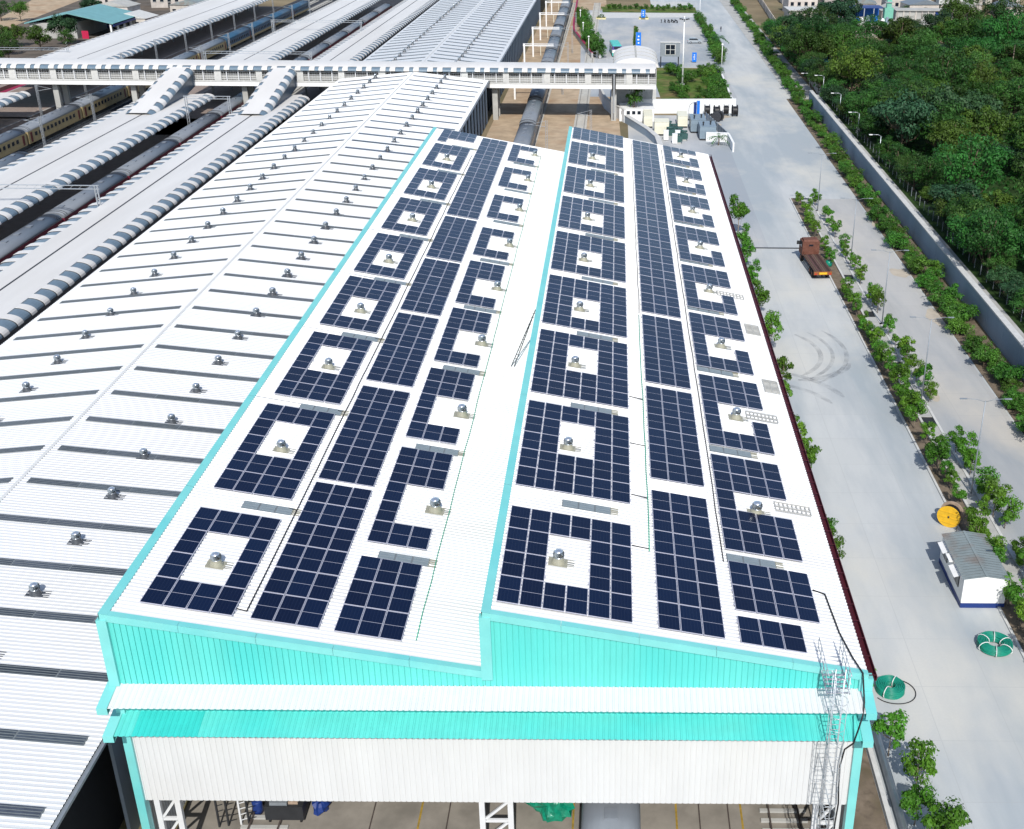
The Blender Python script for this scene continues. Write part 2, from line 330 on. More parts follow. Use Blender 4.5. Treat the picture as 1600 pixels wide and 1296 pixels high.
# tan sand patches on the concrete
def patch(cx, cy, rx, ry, seed, m=earth, z=.016):
    q = random.Random(seed); n = 22; vs = [(cx, cy, G+z)]
    ph = [q.uniform(0, 6.28) for _ in range(3)]
    for i in range(n):
        t = 2*math.pi*i/n; k = 1+.18*math.sin(2*t+ph[0])+.12*math.sin(3*t+ph[1])+.08*math.sin(5*t+ph[2])
        vs.append((cx+rx*k*math.cos(t), cy+ry*k*math.sin(t), G+z))
    mb = MB(); mb.add(vs, [(0, i+1, (i+1) % n+1) for i in range(n)], m); return mb
for i, (x, y, rx, ry) in enumerate(((41.6, 18.6, 1.3, 1.6), (41.2, 24.5, .8, 1.3), (46.9, 203, 3.4, 3.0), (66.0, 124, 1.4, 3.0), (64.0, 101, 1.6, 2.4), (64.6, 84, 1.5, 3.5), (58.4, 62, 1.0, 1.5), (40.6, 58, 1.0, 5), (44.8, 195, 2.5, 4))):
    struct(patch(x, y, rx*.85, ry*.85, i, sandm), 'sand_patch')
# curved tyre marks on the concrete
def tyre(cx, cy, r, wd, a0, a1, z, n=26):
    mb = MB(); vs = []
    for i in range(n+1):
        t = R(a0+(a1-a0)*i/n); k = wd*min(1, 1.8*math.sin(math.pi*min(.97, max(.03, i/n)))**.6)
        for rr in (r-k/2, r+k/2): vs.append((cx+rr*math.cos(t), cy+rr*math.sin(t), G+z))
    mb.add(vs, [(2*i, 2*i+1, 2*i+3, 2*i+2) for i in range(n)], tyrem); struct(mb, 'tyre_marks')
for i, (r, wd) in enumerate(((8.2, .55), (9.6, .45), (11.2, .5))): tyre(40.2, 73+i*.4, r, wd, -52, 42-5*i, .018+.003*i)
tyre(44.6, 72.5, 7.0, .9, -88, -20, .030); tyre(39.0, 58.0, 10.5, .7, 18, 62, .033); tyre(39.5, 56.5, 8.6, .6, 22, 66, .036)

# ------------------------------------------------------------------ the big shed with the solar roof
W1, D1, W2, D2, Z2, LEN = 18.68, 3.34, 19.22, 3.62, .25, 111.2
TH1, TH2 = math.atan2(D1, W1), math.atan2(D2, W2)
XR = W1+W2
def rp(k, s, y, h=0.):                 # point on roof slope k, s metres down the slope from its high edge
    th, x0, z0 = (TH1, 0, 0) if k == 1 else (TH2, W1, Z2)
    return (x0+s*math.cos(th)+h*math.sin(th), y, z0-s*math.sin(th)+h*math.cos(th))
shed = thing('solar_shed', 'teal and white railway shed with two sloping white roofs covered in solar panels', 'shed', (19, 0, G), world=True)
skylights_parent = {}
for k, th, x0, z0, Wd in ((1, TH1, 0, 0, math.hypot(W1, D1)), (2, TH2, W1, Z2, math.hypot(W2, D2))):
    mb = MB(); a = Vector((math.cos(th), 0, -math.sin(th))); n = Vector((math.sin(th), 0, math.cos(th)))
    corrugated(mb, Vector((x0, 0, z0))-n*.012, a, (0, 1, 0), Wd, LEN, n, roofw, .3, .05, flip=False)
    o = Vector((x0, 0, z0))-n*.12
    mb.quad(o, o+a*Wd, o+a*Wd+Vector((0, LEN, 0)), o+Vector((0, LEN, 0)), shedw)
    r = mb.build('roof', shed); skylights_parent[k] = r
    tb = MB()                                             # teal capping along the high edge
    p = lambda s, y, h: rp(k, s, y, h)
    for y0 in [i*12.4 for i in range(9)]:
        y1 = min(y0+12.38, LEN+.1); y0 = y0-.12 if y0 == 0 else y0
        tb.add([p(-.06, y0, .07), p(.40, y0, .07), p(.40, y1, .07), p(-.06, y1, .07)], [(0, 1, 2, 3)], tealt)
        q0 = Vector(p(-.06, y0, .07)); q1 = Vector(p(-.06, y1, .07))
        tb.add([q0, q1, q1-Vector((0, 0, .45)), q0-Vector((0, 0, .45))], [(0, 1, 2, 3)], tealt)
        e0 = Vector(p(.40, y0, .07)); e1 = Vector(p(.40, y1, .07)); tb.add([e0, e1, e1-Vector((0, 0, .06)), e0-Vector((0, 0, .06))], [(0, 3, 2, 1)], tealt)
    tb.build('ridge_capping', shed)
    fb = MB(); ns = 5                                     # front verge trim in lapped lengths
    for i in range(ns):
        s0, s1 = Wd*i/ns, Wd*(i+1)/ns-.015; lift = .004*(i % 2)
        A, B = Vector(p(s0, 0, .06+lift)), Vector(p(s1, 0, .06+lift)); yv = Vector((0, 1, 0))
        fb.add([A-yv*.14, B-yv*.14, B+yv*.22, A+yv*.22], [(0, 1, 2, 3)], tealt)
        dz = Vector((0, 0, -.42)); f = -yv*(.142+lift)
        fb.add([A+f, B+f, B+f+dz, A+f+dz], [(0, 3, 2, 1)], tealt)
        fb.add([A+f+dz, B+f+dz, B+dz, A+dz], [(0, 3, 2, 1)], tealt)
    fb.build('verge_trim', shed)
    gb = MB()                                             # ribbed gable wall under the slope
    prof = []; x = 0
    while x < (W1 if k == 1 else W2)-.02:
        for d, yy in ((0, 0), (.125, -.012), (.24, 0), (.246, .055), (.278, .055), (.284, 0)): prof.append((min(x+d, (W1 if k == 1 else W2)-.01), yy))
        x += .30
    vs = []
    for i, (x, yy) in enumerate(prof):
        zt = z0-x*math.tan(th)-.16; vs += [(x0+x, yy-.01, -4.30), (x0+x, yy-.01, zt)]
    gb.add(vs, [(2*i, 2*i+2, 2*i+3, 2*i+1) for i in range(len(prof)-1)], teal)
    gb.build('gable_wall', shed)
# step wall between the two roofs, side and end walls
mb = MB(); corrugated(mb, (W1-.02, 0, -3.42), (0, 0, 1), (0, 1, 0), 3.6, LEN, (-1, 0, 0), teal); mb.build('step_wall', shed)
mb = MB(); corrugated(mb, (0, 0, G), (0, 0, 1), (0, 1, 0), -G-.2, LEN, (-1, 0, 0), facew, .3, .03); mb.build('side_wall', shed)
mb = MB(); corrugated(mb, (XR, .02, G), (0, 0, 1), (0, 1, 0), 13.3, LEN, (1, 0, 0), facew, .3, .03, flip=True); mb.build('side_wall', shed)
mb = MB(); mb.box(.1, XR-.1, LEN-.3, LEN-.05, -8, -3.6, facew); mb.build('end_wall', shed)
# corner posts
mb = MB(); mb.box(-.18, .32, -.20, .3, -4.30, -.30, tealt); mb.build('corner_trim', shed)
mb = MB(); mb.box(-.16, .28, -.18, .3, G, -4.9, tealt); mb.build('corner_trim', shed)
mb = MB(); mb.box(XR-.3, XR+.16, -.18, .3, G, -4.9, tealt); mb.build('corner_trim', shed)
mb = MB(); mb.box(XR-.45, XR+.25, -.2, .3, -4.3, -3.55, tealt); mb.build('corner_trim', shed)
mb = MB(); mb.box(W1-.16, W1+.40, -.19, .2, -3.78, .02, tealt); mb.build('corner_trim', shed)
# two sloping awnings across the front and the white wall below
def awning(zw, ze, proj, m, x0, x1, secs=None):
    a = Vector((0, -proj, ze-zw)); Lw = a.length; a.normalize(); n = Vector((0, a.z, -a.y)); n = n if n.z > 0 else -n
    for i, (xa, xb, ms) in enumerate(secs or ((x0, 18.9, m), (18.9, x1, m))):
        b = MB(); corrugated(b, (xa, 0, zw+.004*(i % 2)), a, (1, 0, 0), Lw, xb-xa, n, ms, .30, .04, flip=False); b.build('awning_sheet', shed)
    for xs, sgn in ((x0, -1), (x1, 1)):
        t = MB(); xa, xb = (xs-.52, xs+.02) if sgn < 0 else (xs-.02, xs+.52)
        t.add([(xa, .1, zw+.05), (xb, .1, zw+.05), (xb, -proj-.05, ze+.05), (xa, -proj-.05, ze+.05)], [(0, 3, 2, 1)], tealt)
        t.add([(xa, .1, zw-.35), (xb, .1, zw-.35), (xb, -proj-.05, ze-.35), (xa, -proj-.05, ze-.35)], [(0, 1, 2, 3)], tealt)
        t.add([(xs+sgn*.5, .1, zw+.05), (xs+sgn*.5, -proj-.05, ze+.05), (xs+sgn*.5, -proj-.05, ze-.35), (xs+sgn*.5, .1, zw-.35)], [(0, 1, 2, 3)], tealt)
        t.add([(xa, -proj-.05, ze+.05), (xb, -proj-.05, ze+.05), (xb, -proj-.05, ze-.35), (xa, -proj-.05, ze-.35)], [(0, 1, 2, 3)], tealt)
        t.build('awning_trim', shed)
awning(-4.30, -4.66, 1.45, facew, .12, XR-.25)
awning(-6.02, -6.42, 1.45, teal, .12, XR-.25, ((.12, 1.02, teal), (1.02, 4.32, teal2), (4.32, 19.02, teal), (19.02, XR-.25, teal)))
mb = MB()
prof = []; x = .1
while x < XR-.1:
    for d, yy in ((0, 0), (.125, -.012), (.24, 0), (.246, .03), (.27, .03), (.276, 0)): prof.append((min(x+d, XR-.1), yy))
    x += .30
vs = []
for x, yy in prof: vs += [(x, yy, -12.05), (x, yy, -6.15)]
mb.add(vs, [(2*i, 2*i+2, 2*i+3, 2*i+1) for i in range(len(prof)-1)], facew)
mb.box(.1, XR-.1, .06, .13, -12.03, -6.2, facew); mb.build('front_wall', shed)
mb = MB(); mb.box(.1, XR-.1, -.02, .08, -6.14, -4.4, teal); mb.build('band_wall', shed)
# maroon eaves gutter with pale lip, brackets
mb = MB(); z = rp(2, math.hypot(W2, D2), 0)[2]
mb.box(XR+.02, XR+.42, -.1, LEN, z-.34, z-.30, maroon); mb.box(XR+.40, XR+.44, -.1, LEN, z-.34, z-.05, maroon); mb.box(XR+.00, XR+.02, -.1, LEN, z-.34, z-.10, maroon)
for i in range(75): mb.box(XR+.02, XR+.42, i*1.5, i*1.5+.05, z-.10, z-.07, maroon)
mb.build('gutter', shed)
mb = MB(); mb.box(W1-.5, W1-.05, .02, LEN, -3.62, -3.45, roofw); mb.build('valley_gutter', shed)
# lattice columns in the open front
def lattice_col(x0, x1, y, z0, z1, parent, m=steelw, step=1.45):
    c = thing if False else None
    for x in (x0+.15, x1-.15):
        b = MB(); b.box(x-.15, x+.15, y-.12, y+.12, z0, z1, m); b.build('column_chord', parent)
    n = int((z1-z0)/step)
    for i in range(n+1):
        z = z0+i*step
        b = MB(); b.box(x0+.3, x1-.3, y-.06, y+.06, z-.1, z+.1, m); b.build('column_batten', parent)
        if i < n:
            b = MB(); b.bar((x0+.3, y, z+.1), (x1-.3, y, z+step-.1), .12, .14, m); b.build('column_brace', parent)
for x0, x1 in ((.35, 1.75), (17.9, 19.75), (36.0, 37.5)):
    lattice_col(x0, x1, .75, G, -6.6, shed); 
for y in (13.7, 27.2, 40.7, 54.2, 67.7, 81.2, 94.7, 108.2):
    for x in (1.0, 18.8, 36.8):
        mb = MB(); mb.box(x-.5, x-.2, y-.1, y+.1, G, -4.2, steelw); mb.box(x+.2, x+.5, y-.1, y+.1, G, -4.2, steelw); mb.build('column', shed)
# skylights in the solar roofs, three grey panes and a ribbed tail
def roof_skylight(k, s, y, ln=2.9):
    a0 = MB(); th = TH1 if k == 1 else TH2
    a0.box(0, ln, 0, .82, .015, .045, skyl)
    for j in range(4): a0.box(ln-.06, ln+.42, .06+j*.21, .13+j*.21, .02, .065, olive)
    sk = link('skylight', a0.mesh('skylight'), skylights_parent[k])
    base = Vector(rp(k, s, y)) - Vector((19, 0, G)); sk.location = base; sk.rotation_euler = (0, th, 0)
    for i in range(3): link('pane', PANE, sk, (.04+i*(ln/3), .03, .05))
pb = MB(); pb.box(0, 2.9/3-.09, 0, .76, 0, .012, skyg)
for j in range(3): pb.box(0, 2.9/3-.09, .12+j*.24, .17+j*.24, .012, .03, skyg)
PANE = pb.mesh('pane')
for i in range(8):
    roof_skylight(2, 3.45, 11.0+13.1*i); roof_skylight(1, 3.55, 11.0+13.1*i)
    roof_skylight(2, 13.0, 8.12+13.2*i); roof_skylight(1, 12.0, 8.05+13.1*i)

# solar arrays: every panel an object of its own
PW, PH = 1.154, 2.298
pm = MB(); pw, ph = 1.118, 2.258
pm.box(0, pw, 0, ph, 0, .035, alu)
for y0, y1 in ((.03, ph/2-.014), (ph/2+.014, ph-.03)): pm.quad((.03, y0, .0375), (pw-.03, y0, .0375), (pw-.03, y1, .0375), (.03, y1, .0375), pglass)
PANEL = pm.mesh('solar_panel')
def array(k, s, y, nc, nr, miss, label, group, pitch=PH):
    th = TH1 if k == 1 else TH2
    a = thing('solar_array', label, 'solar array', rp(k, s, y, .13), (0, th, 0), group)
    rb = MB()
    for j in range(nr):
        for i in range(nc):
            if (i, j) in miss: continue
            link('solar_panel', PANEL, a, (i*PW+.018, j*pitch+.02, 0), (rnd.gauss(0, .0028), rnd.gauss(0, .0028), 0))
            for yy in (.5, 1.75): rb.box(i*PW-.06, (i+1)*PW+.06, j*pitch+yy, j*pitch+yy+.05, -.06, -.004, alu)
    stuff(rb.build('mounting_rail', a))
    return a
H = lambda cs, rs: {(c, r) for c in cs for r in rs}
GA = 'solar arrays on the shed roofs'
# right-hand roof
ys = [(.84, 4, (1, 2)), (12.45, 5, (2, 3)), (25.35, 5, (2, 3)), (38.25, 5, (1, 2)), (51.35, 5, (1, 2)), (64.4, 5, (1, 2)), (77.65, 5, (1, 2)), (90.95, 5, (1, 2)), (104.2, 3, ())]
for i, (y, nr, h) in enumerate(ys):
    array(2, .57, y, 6, nr, H((2, 3), h), 'six-wide solar array %s, right roof, %s' % ('ringing a vent' if h else 'without any vent gap', fro(i)), GA)
for i, (y, nr) in enumerate(((.78, 6), (16.05, 6), (30.48, 6), (44.82, 28))):
    array(2, 8.79, y, 3, nr, set(), '%s three-wide solar array down the middle of the right roof, %s' % ('very long' if nr > 6 else 'solid', fro(i)), GA, 2.335 if nr > 6 else PH if i == 0 else 2.268)
array(2, 13.02, .66, 3, 1, set(), 'single row of three solar panels at the front corner beside the caged ladder', GA)
array(2, 13.0, 3.45, 4, 2, set(), 'small solar array of two rows of four by the front right roof edge', GA)
array(2, 12.95, 9.23, 4, 5, {(1, 2), (2, 2), (3, 2)}, 'stepped solar array beside the front right roof vent and first walkway grating', GA)
for i, y in enumerate((22.15, 35.25, 48.2, 61.3, 74.6, 87.9)):
    array(2, 12.98, y, 4, 5, {(1, 2), (2, 2), (3, 2), (1, 1), (2, 1)}, 'C-shaped solar array around the %s road-side vent of the right roof' % nth(i+1), GA)
array(2, 13.05, 101.3, 4, 4, {(1, 2), (2, 2), (3, 2), (1, 1), (2, 1)}, 'farthest C-shaped solar array by the right roof edge at the yard end', GA)
# left-hand roof
ys = [(1.1, 4, (1, 2)), (12.5, 5, (2, 3)), (25.5, 5, (2, 3)), (38.65, 5, (1, 2)), (51.55, 5, (1, 2)), (64.65, 5, (1, 2)), (77.8, 5, (1, 2)), (91.05, 5, (1, 2))]
for i, (y, nr, h) in enumerate(ys):
    array(1, 1.47, y, 4, nr, H((1, 2), h), 'square solar array ringing a vent on the left roof, %s' % fro(i), GA)
array(1, 1.45, 104.0, 4, 3, {(1, 0), (2, 0), (3, 0)}, 'farthest solar array on the left roof edge with one panel sticking out below', GA)
for i, (y, nr) in enumerate(((1.13, 6), (15.4, 6), (30.05, 6), (44.45, 6), (58.75, 6), (73.1, 16))):
    array(1, 6.93, y, 3, nr, set(), '%s three-wide solar array down the middle of the left roof, %s' % ('long' if nr > 6 else 'solid', fro(i)), GA, 2.31 if nr > 6 or i == 0 else 2.268)
array(1, 11.12, 1.12, 3, 3, set(), 'solid three by three solar array at the front of the left roof', GA)
for i, (y, nr) in enumerate(((9.5, 5), (22.5, 5), (35.4, 5), (48.25, 5), (61.6, 4), (74.6, 4), (87.7, 4), (100.3, 4))):
    array(1, 11.12, y, 3, nr, {(1, 1), (2, 1), (1, 2), (2, 2)} if nr == 5 else {(1, 1), (2, 1), (1, 2), (2, 2)}, 'C-shaped solar array open towards the valley of the left roof, %s' % fro(i), GA)

# turbine roof vents
def make_vent(slope, base_m, name, label, group, sc=1.0):
    """slope: drop per metre towards +X"""
    t = thing(name, label, 'roof vent', (0, 0, 0), (0, 0, 0), group)
    b = MB(); z = lambda x: -x*slope
    x0, x1, y0, y1 = -.62, .52, -.42, .42
    v = [(x0, y0, z(x0)+.05), (x1, y0, z(x1)+.05), (x1, y1, z(x1)+.05), (x0, y1, z(x0)+.05)]
    b.add(v+[(a, c, d-.045) for a, c, d in v], [(0, 1, 2, 3), (0, 4, 5, 1), (1, 5, 6, 2), (2, 6, 7, 3), (3, 7, 4, 0)], base_m)
    for j in range(4):
        yy = y0+.06+j*.215
        b.add([(x1, yy, z(x1)+.07), (x1+.42, yy, z(x1+.42)+.07), (x1+.42, yy+.08, z(x1+.42)+.07), (x1, yy+.08, z(x1)+.07)], [(0, 1, 2, 3)], base_m)
    b.build('base_sheet', t)
    b = MB(); n = 14
    lo = [(.44*math.cos(a)-.02, .40*math.sin(a), z(.44*math.cos(a))+.05) for a in [2*math.pi*j/n for j in range(n)]]
    hi = [(.26*math.cos(a), .26*math.sin(a), .42) for a in [2*math.pi*j/n for j in range(n)]]
    b.add(lo+hi, [(j, (j+1) % n, n+(j+1) % n, n+j) for j in range(n)], base_m, True)
    b.build('throat', t)
    b = MB(); nv = 20
    for j in range(nv):                                  # curved vanes
        a0, a1 = 2*math.pi*j/nv, 2*math.pi*(j+.82)/nv; vs = []
        for i in range(5):
            zz = .40+.42*i/4; rr = .25+.10*math.sin(math.pi*(.12+.76*i/4))
            vs += [(rr*math.cos(a0+.12*i), rr*math.sin(a0+.12*i), zz), ((rr-.05)*math.cos(a1+.12*i), (rr-.05)*math.sin(a1+.12*i), zz)]
        b.add(vs, [(2*i, 2*i+1, 2*i+3, 2*i+2) for i in range(4)], ventm, True)
    b.build('vane_head', t)
    b = MB(); b.lathe([(.0, .93), (.10, .92), (.19, .885), (.26, .83), (.275, .80), (.25, .79)], chrome, 16)
    b.build('cap', t)
    b = MB(); b.lathe([(.25, .40), (.29, .41), (.29, .44), (.25, .45)], chrome, 14); b.build('ring', t)
    return t
GV = 'turbine vents on the solar roofs'
first = None
def vent_row(proto, pts, lab):
    for i, p in enumerate(pts):
        if not proto.get('used'): o = proto; o['used'] = True; o.location = p; o['label'] = lab(i)
        else: o = dup(proto, p, label=lab(i))
        for ch in o.children:
            if ch.name.startswith(('vane_head', 'cap')): ch.rotation_euler.z = i*2.399
        k_ = .9+.07*math.sin(i*12.9898+p[0]); o.scale = (k_, k_, k_)
v1 = make_vent(math.tan(TH1), olive, 'roof_vent', 'x', GV); v2 = make_vent(math.tan(TH2), olive, 'roof_vent', 'x', GV)
Y1 = [5.3, 18.25, 31.3, 42.8, 55.7, 69.1, 82.4, 95.5]; Y2 = [14.05+13.12*i for i in range(8)]
vent_row(v1, [rp(1, 4.0, y) for y in Y1], lambda i: '%s shiny turbine vent in the left-hand vent row of the left solar roof' % nth(i))
vent_row(v1, [rp(1, 14.45, y) for y in Y2], lambda i: '%s shiny turbine vent in the valley-side vent row of the left solar roof' % nth(i))
vent_row(v2, [rp(2, 3.55, y) for y in Y1], lambda i: '%s shiny turbine vent in the left-hand vent row of the right solar roof' % nth(i))
vent_row(v2, [rp(2, 15.4, y) for y in Y2], lambda i: '%s shiny turbine vent in the road-side vent row of the right solar roof' % nth(i))

# walkway gratings lying on the right roof edge
def grating(s, y, ls, ly, nx, ny, label):
    g_ = thing('walkway_grating', label, 'grating', rp(2, s, y, .06), (0, TH2, 0), 'gratings on the right roof edge')
    b = MB()
    for i in range(nx+1): b.box(i*ls/nx-.035, i*ls/nx+.035, 0, ly, .0, .05, lattice)
    b.build('long_bar', g_)
    b = MB()
    for j in range(ny+1): b.box(0, ls, j*ly/ny-.03, j*ly/ny+.03, .006, .056, lattice)
    b.build('cross_bar', g_)
grating(16.7, 14.8, 2.25, 1.0, 8, 2, 'nearest lattice walkway grating lying beside the front road-side vent')
grating(16.2, 27.4, 2.3, 1.1, 8, 2, 'lattice walkway grating beside the second road-side vent')
grating(18.2, 32.7, 1.15, 2.2, 2, 9, 'square slatted grating at the roof edge between second and third vents')
grating(18.0, 44.3, 1.2, 2.2, 2, 9, 'slatted grating at the roof edge between third and fourth vents')
grating(16.1, 52.8, 2.5, 1.1, 8, 2, 'far lattice walkway grating beside the fourth road-side vent')

# conduits and cables on the roofs
def cable(pts, r, m, name, label):
    q = random.Random(len(label)); out = []
    for a, b_ in zip(pts[:-1], pts[1:]):
        a, b_ = Vector(a), Vector(b_); n = max(1, int((b_-a).length/2.5))
        for i in range(n): out.append(a.lerp(b_, i/n)+Vector((q.uniform(-.03, .03), 0, 0)))
    out.append(Vector(pts[-1])); mb = MB(); mb.tube(out, r, m, 5); return tag(mb.build(name), label, name.replace('_', ' '))
cable([rp(1, 6.62, y, .07) for y in (1.8, 55, 100)], .035, blackc, 'cable_run', 'long black cable run between the first two panel columns of the left roof')
cable([rp(1, 15.25, y, .06) for y in (1.5, 50, 106)], .028, greenc, 'conduit', 'thin green conduit along the bare valley side of the left roof')
cable([rp(2, 8.55, y, .07) for y in (7.8, 20, 44)], .035, greenc, 'conduit', 'green conduit between the first two panel columns of the right roof')
cable([rp(2, 8.6, y, .07) for y in (44.5, 75, 108)], .03, blackc, 'cable_run', 'thin dark cable beside the long far array of the right roof')
cable([rp(2, 12.78, y, .07) for y in (8.0, 22, 60, 108)], .035, blackc, 'cable_run', 'dark cable run between middle and road-side panel columns of the right roof')
for i, y in enumerate((8.0, 13.6, 20.3, 27.4)): cable([rp(2, 7.55, y+.1, .07), rp(2, 8.55, y, .07)], .03, blackc, 'branch_cable', '%s short dark branch cable joining the green conduit on the right roof' % nth(i))
for i, y in enumerate((1.75, 11.6, 24.6, 37.7)): cable([rp(1, 6.1, y+.1, .07), rp(1, 6.62, y, .07)], .03, blackc, 'branch_cable', '%s short dark branch cable beside the ring arrays of the left roof' % nth(i))
cable([rp(2, 17.7, 6.6, .08), rp(2, 18.4, 6.4, .08), rp(2, 18.6, 3.0, .08), rp(2, 18.9, 1.0, .1), rp(2, 19.2, -.2, .15), (37.6, -.9, -4.4), (37.45, -1.5, -4.7), (37.3, -1.55, -5.5), (37.15, -1.55, -6.45), (37.0, -.5, -7.8), (36.92, -.35, -9), (36.95, -.35, -10.4), (37.08, -.35, -11.6), (37.02, -.3, -13), (37.0, -.3, G+.1)], .045, blackc, 'drop_cable', 'thick black cable running down the front wall beside the caged ladder')
for i, y in enumerate((24.9, 37.8, 50.9, 64.0, 77.2)):
    cable([rp(1, .35, y, .05), rp(1, 6.0, y-.15, .05)], .012, blackc, 'earthing_wire', '%s thin wire crossing the left roof between ring arrays' % nth(i))
mb = MB(); p0, p1 = Vector(rp(1, 17.25, 36.9, .08)), Vector((W1-.12, 41.4, .1)); dd = (p1-p0)
for o_ in (-.12, .12): mb.bar(p0+Vector((o_, 0, 0)), p1+Vector((0, o_*.6, 0)), .05, .05, darkst)
for i in range(1, 15):
    c = p0+dd*i/15; mb.bar(c+Vector((-.12, 0, 0)), c+Vector((.12, 0, 0)), .03, .03, darkst)
tag(mb.build('leaning_ladder'), 'dark ladder leaning from the valley up to the teal roof edge', 'ladder')

# caged ladder on the front wall
ld = thing('caged_ladder', 'galvanised caged access ladder climbing the front wall to the roof corner', 'ladder', (36.15, -1.95, G), world=True)
lx, ly, lz = 36.05, -1.85, 1.1-3.3
LT = -1.6
for o_ in (-.24, .24):
    mb = MB(); mb.tube([(lx+o_, ly, G), (lx+o_, ly, LT)], .028, galv, 6); mb.build('stringer', ld)
mb = MB(); z = G+.3
while z < LT-.2: mb.tube([(lx-.24, ly, z), (lx+.24, ly, z)], .016, galv, 5); z += .30
stuff(mb.build('rung', ld))
def hoop(zz, rr=.42):
    return [(lx+rr*math.cos(R(a)), ly-.36+rr*math.sin(R(a)), zz) for a in range(55, -236, -24)]
hm = []; z = G+2.6
while z < LT+.05:
    mb = MB(); mb.tube(hoop(z), .014, galv, 5); mb.build('cage_hoop', ld); z += .8
for a in (10, -40, -90, -140, -190):
    p = (lx+.43*math.cos(R(a)), ly-.36+.43*math.sin(R(a))); mb = MB(); mb.tube([(p[0], p[1], G+2.6), (p[0], p[1], LT)], .014, galv, 5); mb.build('cage_bar', ld)
for zz in (-4.6, -6.4, -8.5, -10.5, -12, -14.2):
    mb = MB()
    for o_ in (-.24, .24): mb.bar((lx+o_, ly, zz), (lx+o_, -.05, zz), .05, .05, galv)
    mb.build('wall_bracket', ld)
mb = MB()                                               # guard rails where the ladder meets the roof
zr = -3.05
for o_ in (-.55, .55):
    for yy in (-1.3, -.5, .3, 1.1): mb.tube([(lx+o_, yy, zr), (lx+o_, yy, zr+1.05)], .022, galv, 5)
    for hz in (.55, 1.05): mb.tube([(lx+o_, -1.9, zr+hz), (lx+o_, 1.1, zr+hz)], .02, galv, 5)
mb.build('guard_rail', ld)
mb = MB()
for i in range(9): mb.box(lx-.55, lx+.55, -1.85+i*.34, -1.75+i*.34, zr-.04, zr, galv)
for o_ in (-.55, 0, .55): mb.box(lx+o_-.03, lx+o_+.03, -1.85, 1.1, zr-.09, zr-.05, galv)
mb.build('landing', ld)

# inside the open front of the hall
def track(xc, y0, y1, slp=True, z=.0, ns=None):
    t = MB()
    for o_ in (-.84, .84): t.box(xc+o_-.04, xc+o_+.04, y0, y1, G+.15+z, G+.30+z, railm)
    if slp:
        n = int((y1-y0)/.75) if ns is None else ns
        for i in range(n): yy = y0+i*.75; t.box(xc-1.35, xc+1.35, yy, yy+.24, G+.02+z, G+.14+z, concg)
    return t
def lines(name, x0, m, label, wd=.12):
    mb = MB(); mb.box(x0, x0+wd, -20, 40, G+.013, G+.019, m); o = mb.build(name); o['kind'] = 'structure'
for x in (13.9, 22.8, 28.8, 32.6): lines('yellow_line', x, linew, '')
for x in (11.2, 15.6, 30.2, 31.9): 
    mb = MB(); mb.box(x-.035, x+.035, -20, 108, G+.013, G+.055, railm); struct(mb, 'flush_rail')
tag(track(5.2, -10, 108).build('railway_track'), 'sleepered railway track in the left bay of the hall', 'track')
tag(track(36.0-.9, -10, 108).build('railway_track'), 'railway track with dark sleepers beside the right lattice column', 'track')
q = random.Random(4)
def blob(name, c, rx, ry, rz, m, label, cat, seed, n=12, kk=8):
    q = random.Random(seed); vs = []; fs = []
    ph = [[q.uniform(0, 6.28) for _ in range(4)] for _ in range(3)]
    for i in range(kk+1):
        for j in range(n):
            a = math.pi*i/kk; b_ = 2*math.pi*j/n
            k = 1+.16*math.sin(3*b_+ph[0][0]+2*a)+.13*math.sin(5*a+ph[1][1]+2*b_)+.10*math.sin(7*b_+4*a+ph[2][2])+q.uniform(-.06, .06)
            vs.append((c[0]+rx*k*math.sin(a)*math.cos(b_), c[1]+ry*k*math.sin(a)*math.sin(b_), max(c[2]+rz*k*math.cos(a), G+.02)))
    for i in range(kk):
        for j in range(n): fs.append((i*n+j, (i+1)*n+j, (i+1)*n+(j+1) % n, i*n+(j+1) % n))
    mb = MB(); mb.add(vs, fs, m); return tag(mb.build(name), label, cat)
blob('wrapped_bundle', (21.6, 4.3, G+.9), 1.35, 1.0, 1.0, greent, 'crumpled bundle in glossy green plastic on the hall floor', 'bundle', 3, 22, 12)
blob('wrapped_bundle', (20.7, 4.7, G+1.5), .5, .5, .6, bluet, 'small bright blue plastic bundle behind the green one', 'bundle', 9, 14, 9)
mb = MB(); mb.lathe([(0, 0), (.3, 0), (.31, .3), (.3, .6), (.31, .9), (.28, .93), (0, .93)], bluep, 14, (4.5, 4.1, G)); tag(mb.build('blue_drum'), 'blue plastic drum on the hall floor near the left column', 'drum')
cart = thing('tool_trolley', 'black trolley with grey and pink trays on top in the left bay', 'trolley', (6.3, 4.0, G), world=True)
mb = MB(); mb.box(5.2, 7.4, 3.2, 5.2, G+.3, G+1.3, darkst); mb.build('body', cart)
mb = MB(); mb.box(5.5, 6.5, 3.3, 4.3, G+1.3, G+1.5, greyst); mb.build('tray', cart)
mb = MB(); mb.box(6.55, 7.1, 3.4, 4.3, G+1.3, G+1.46, drumt); mb.build('tray', cart)
mb = MB()
for a in (5.4, 7.2):
    for b_ in (3.4, 5.0): mb.tube([(a-.05, b_, G+.16), (a+.05, b_, G+.16)], .16, rubber, 10)
mb.build('wheel', cart)
blob('wrapped_bundle', (8.1, 4.3, G+.35), .5, .6, .4, bluep, 'dark blue plastic heap beside the black trolley', 'bundle', 12, 12, 7)
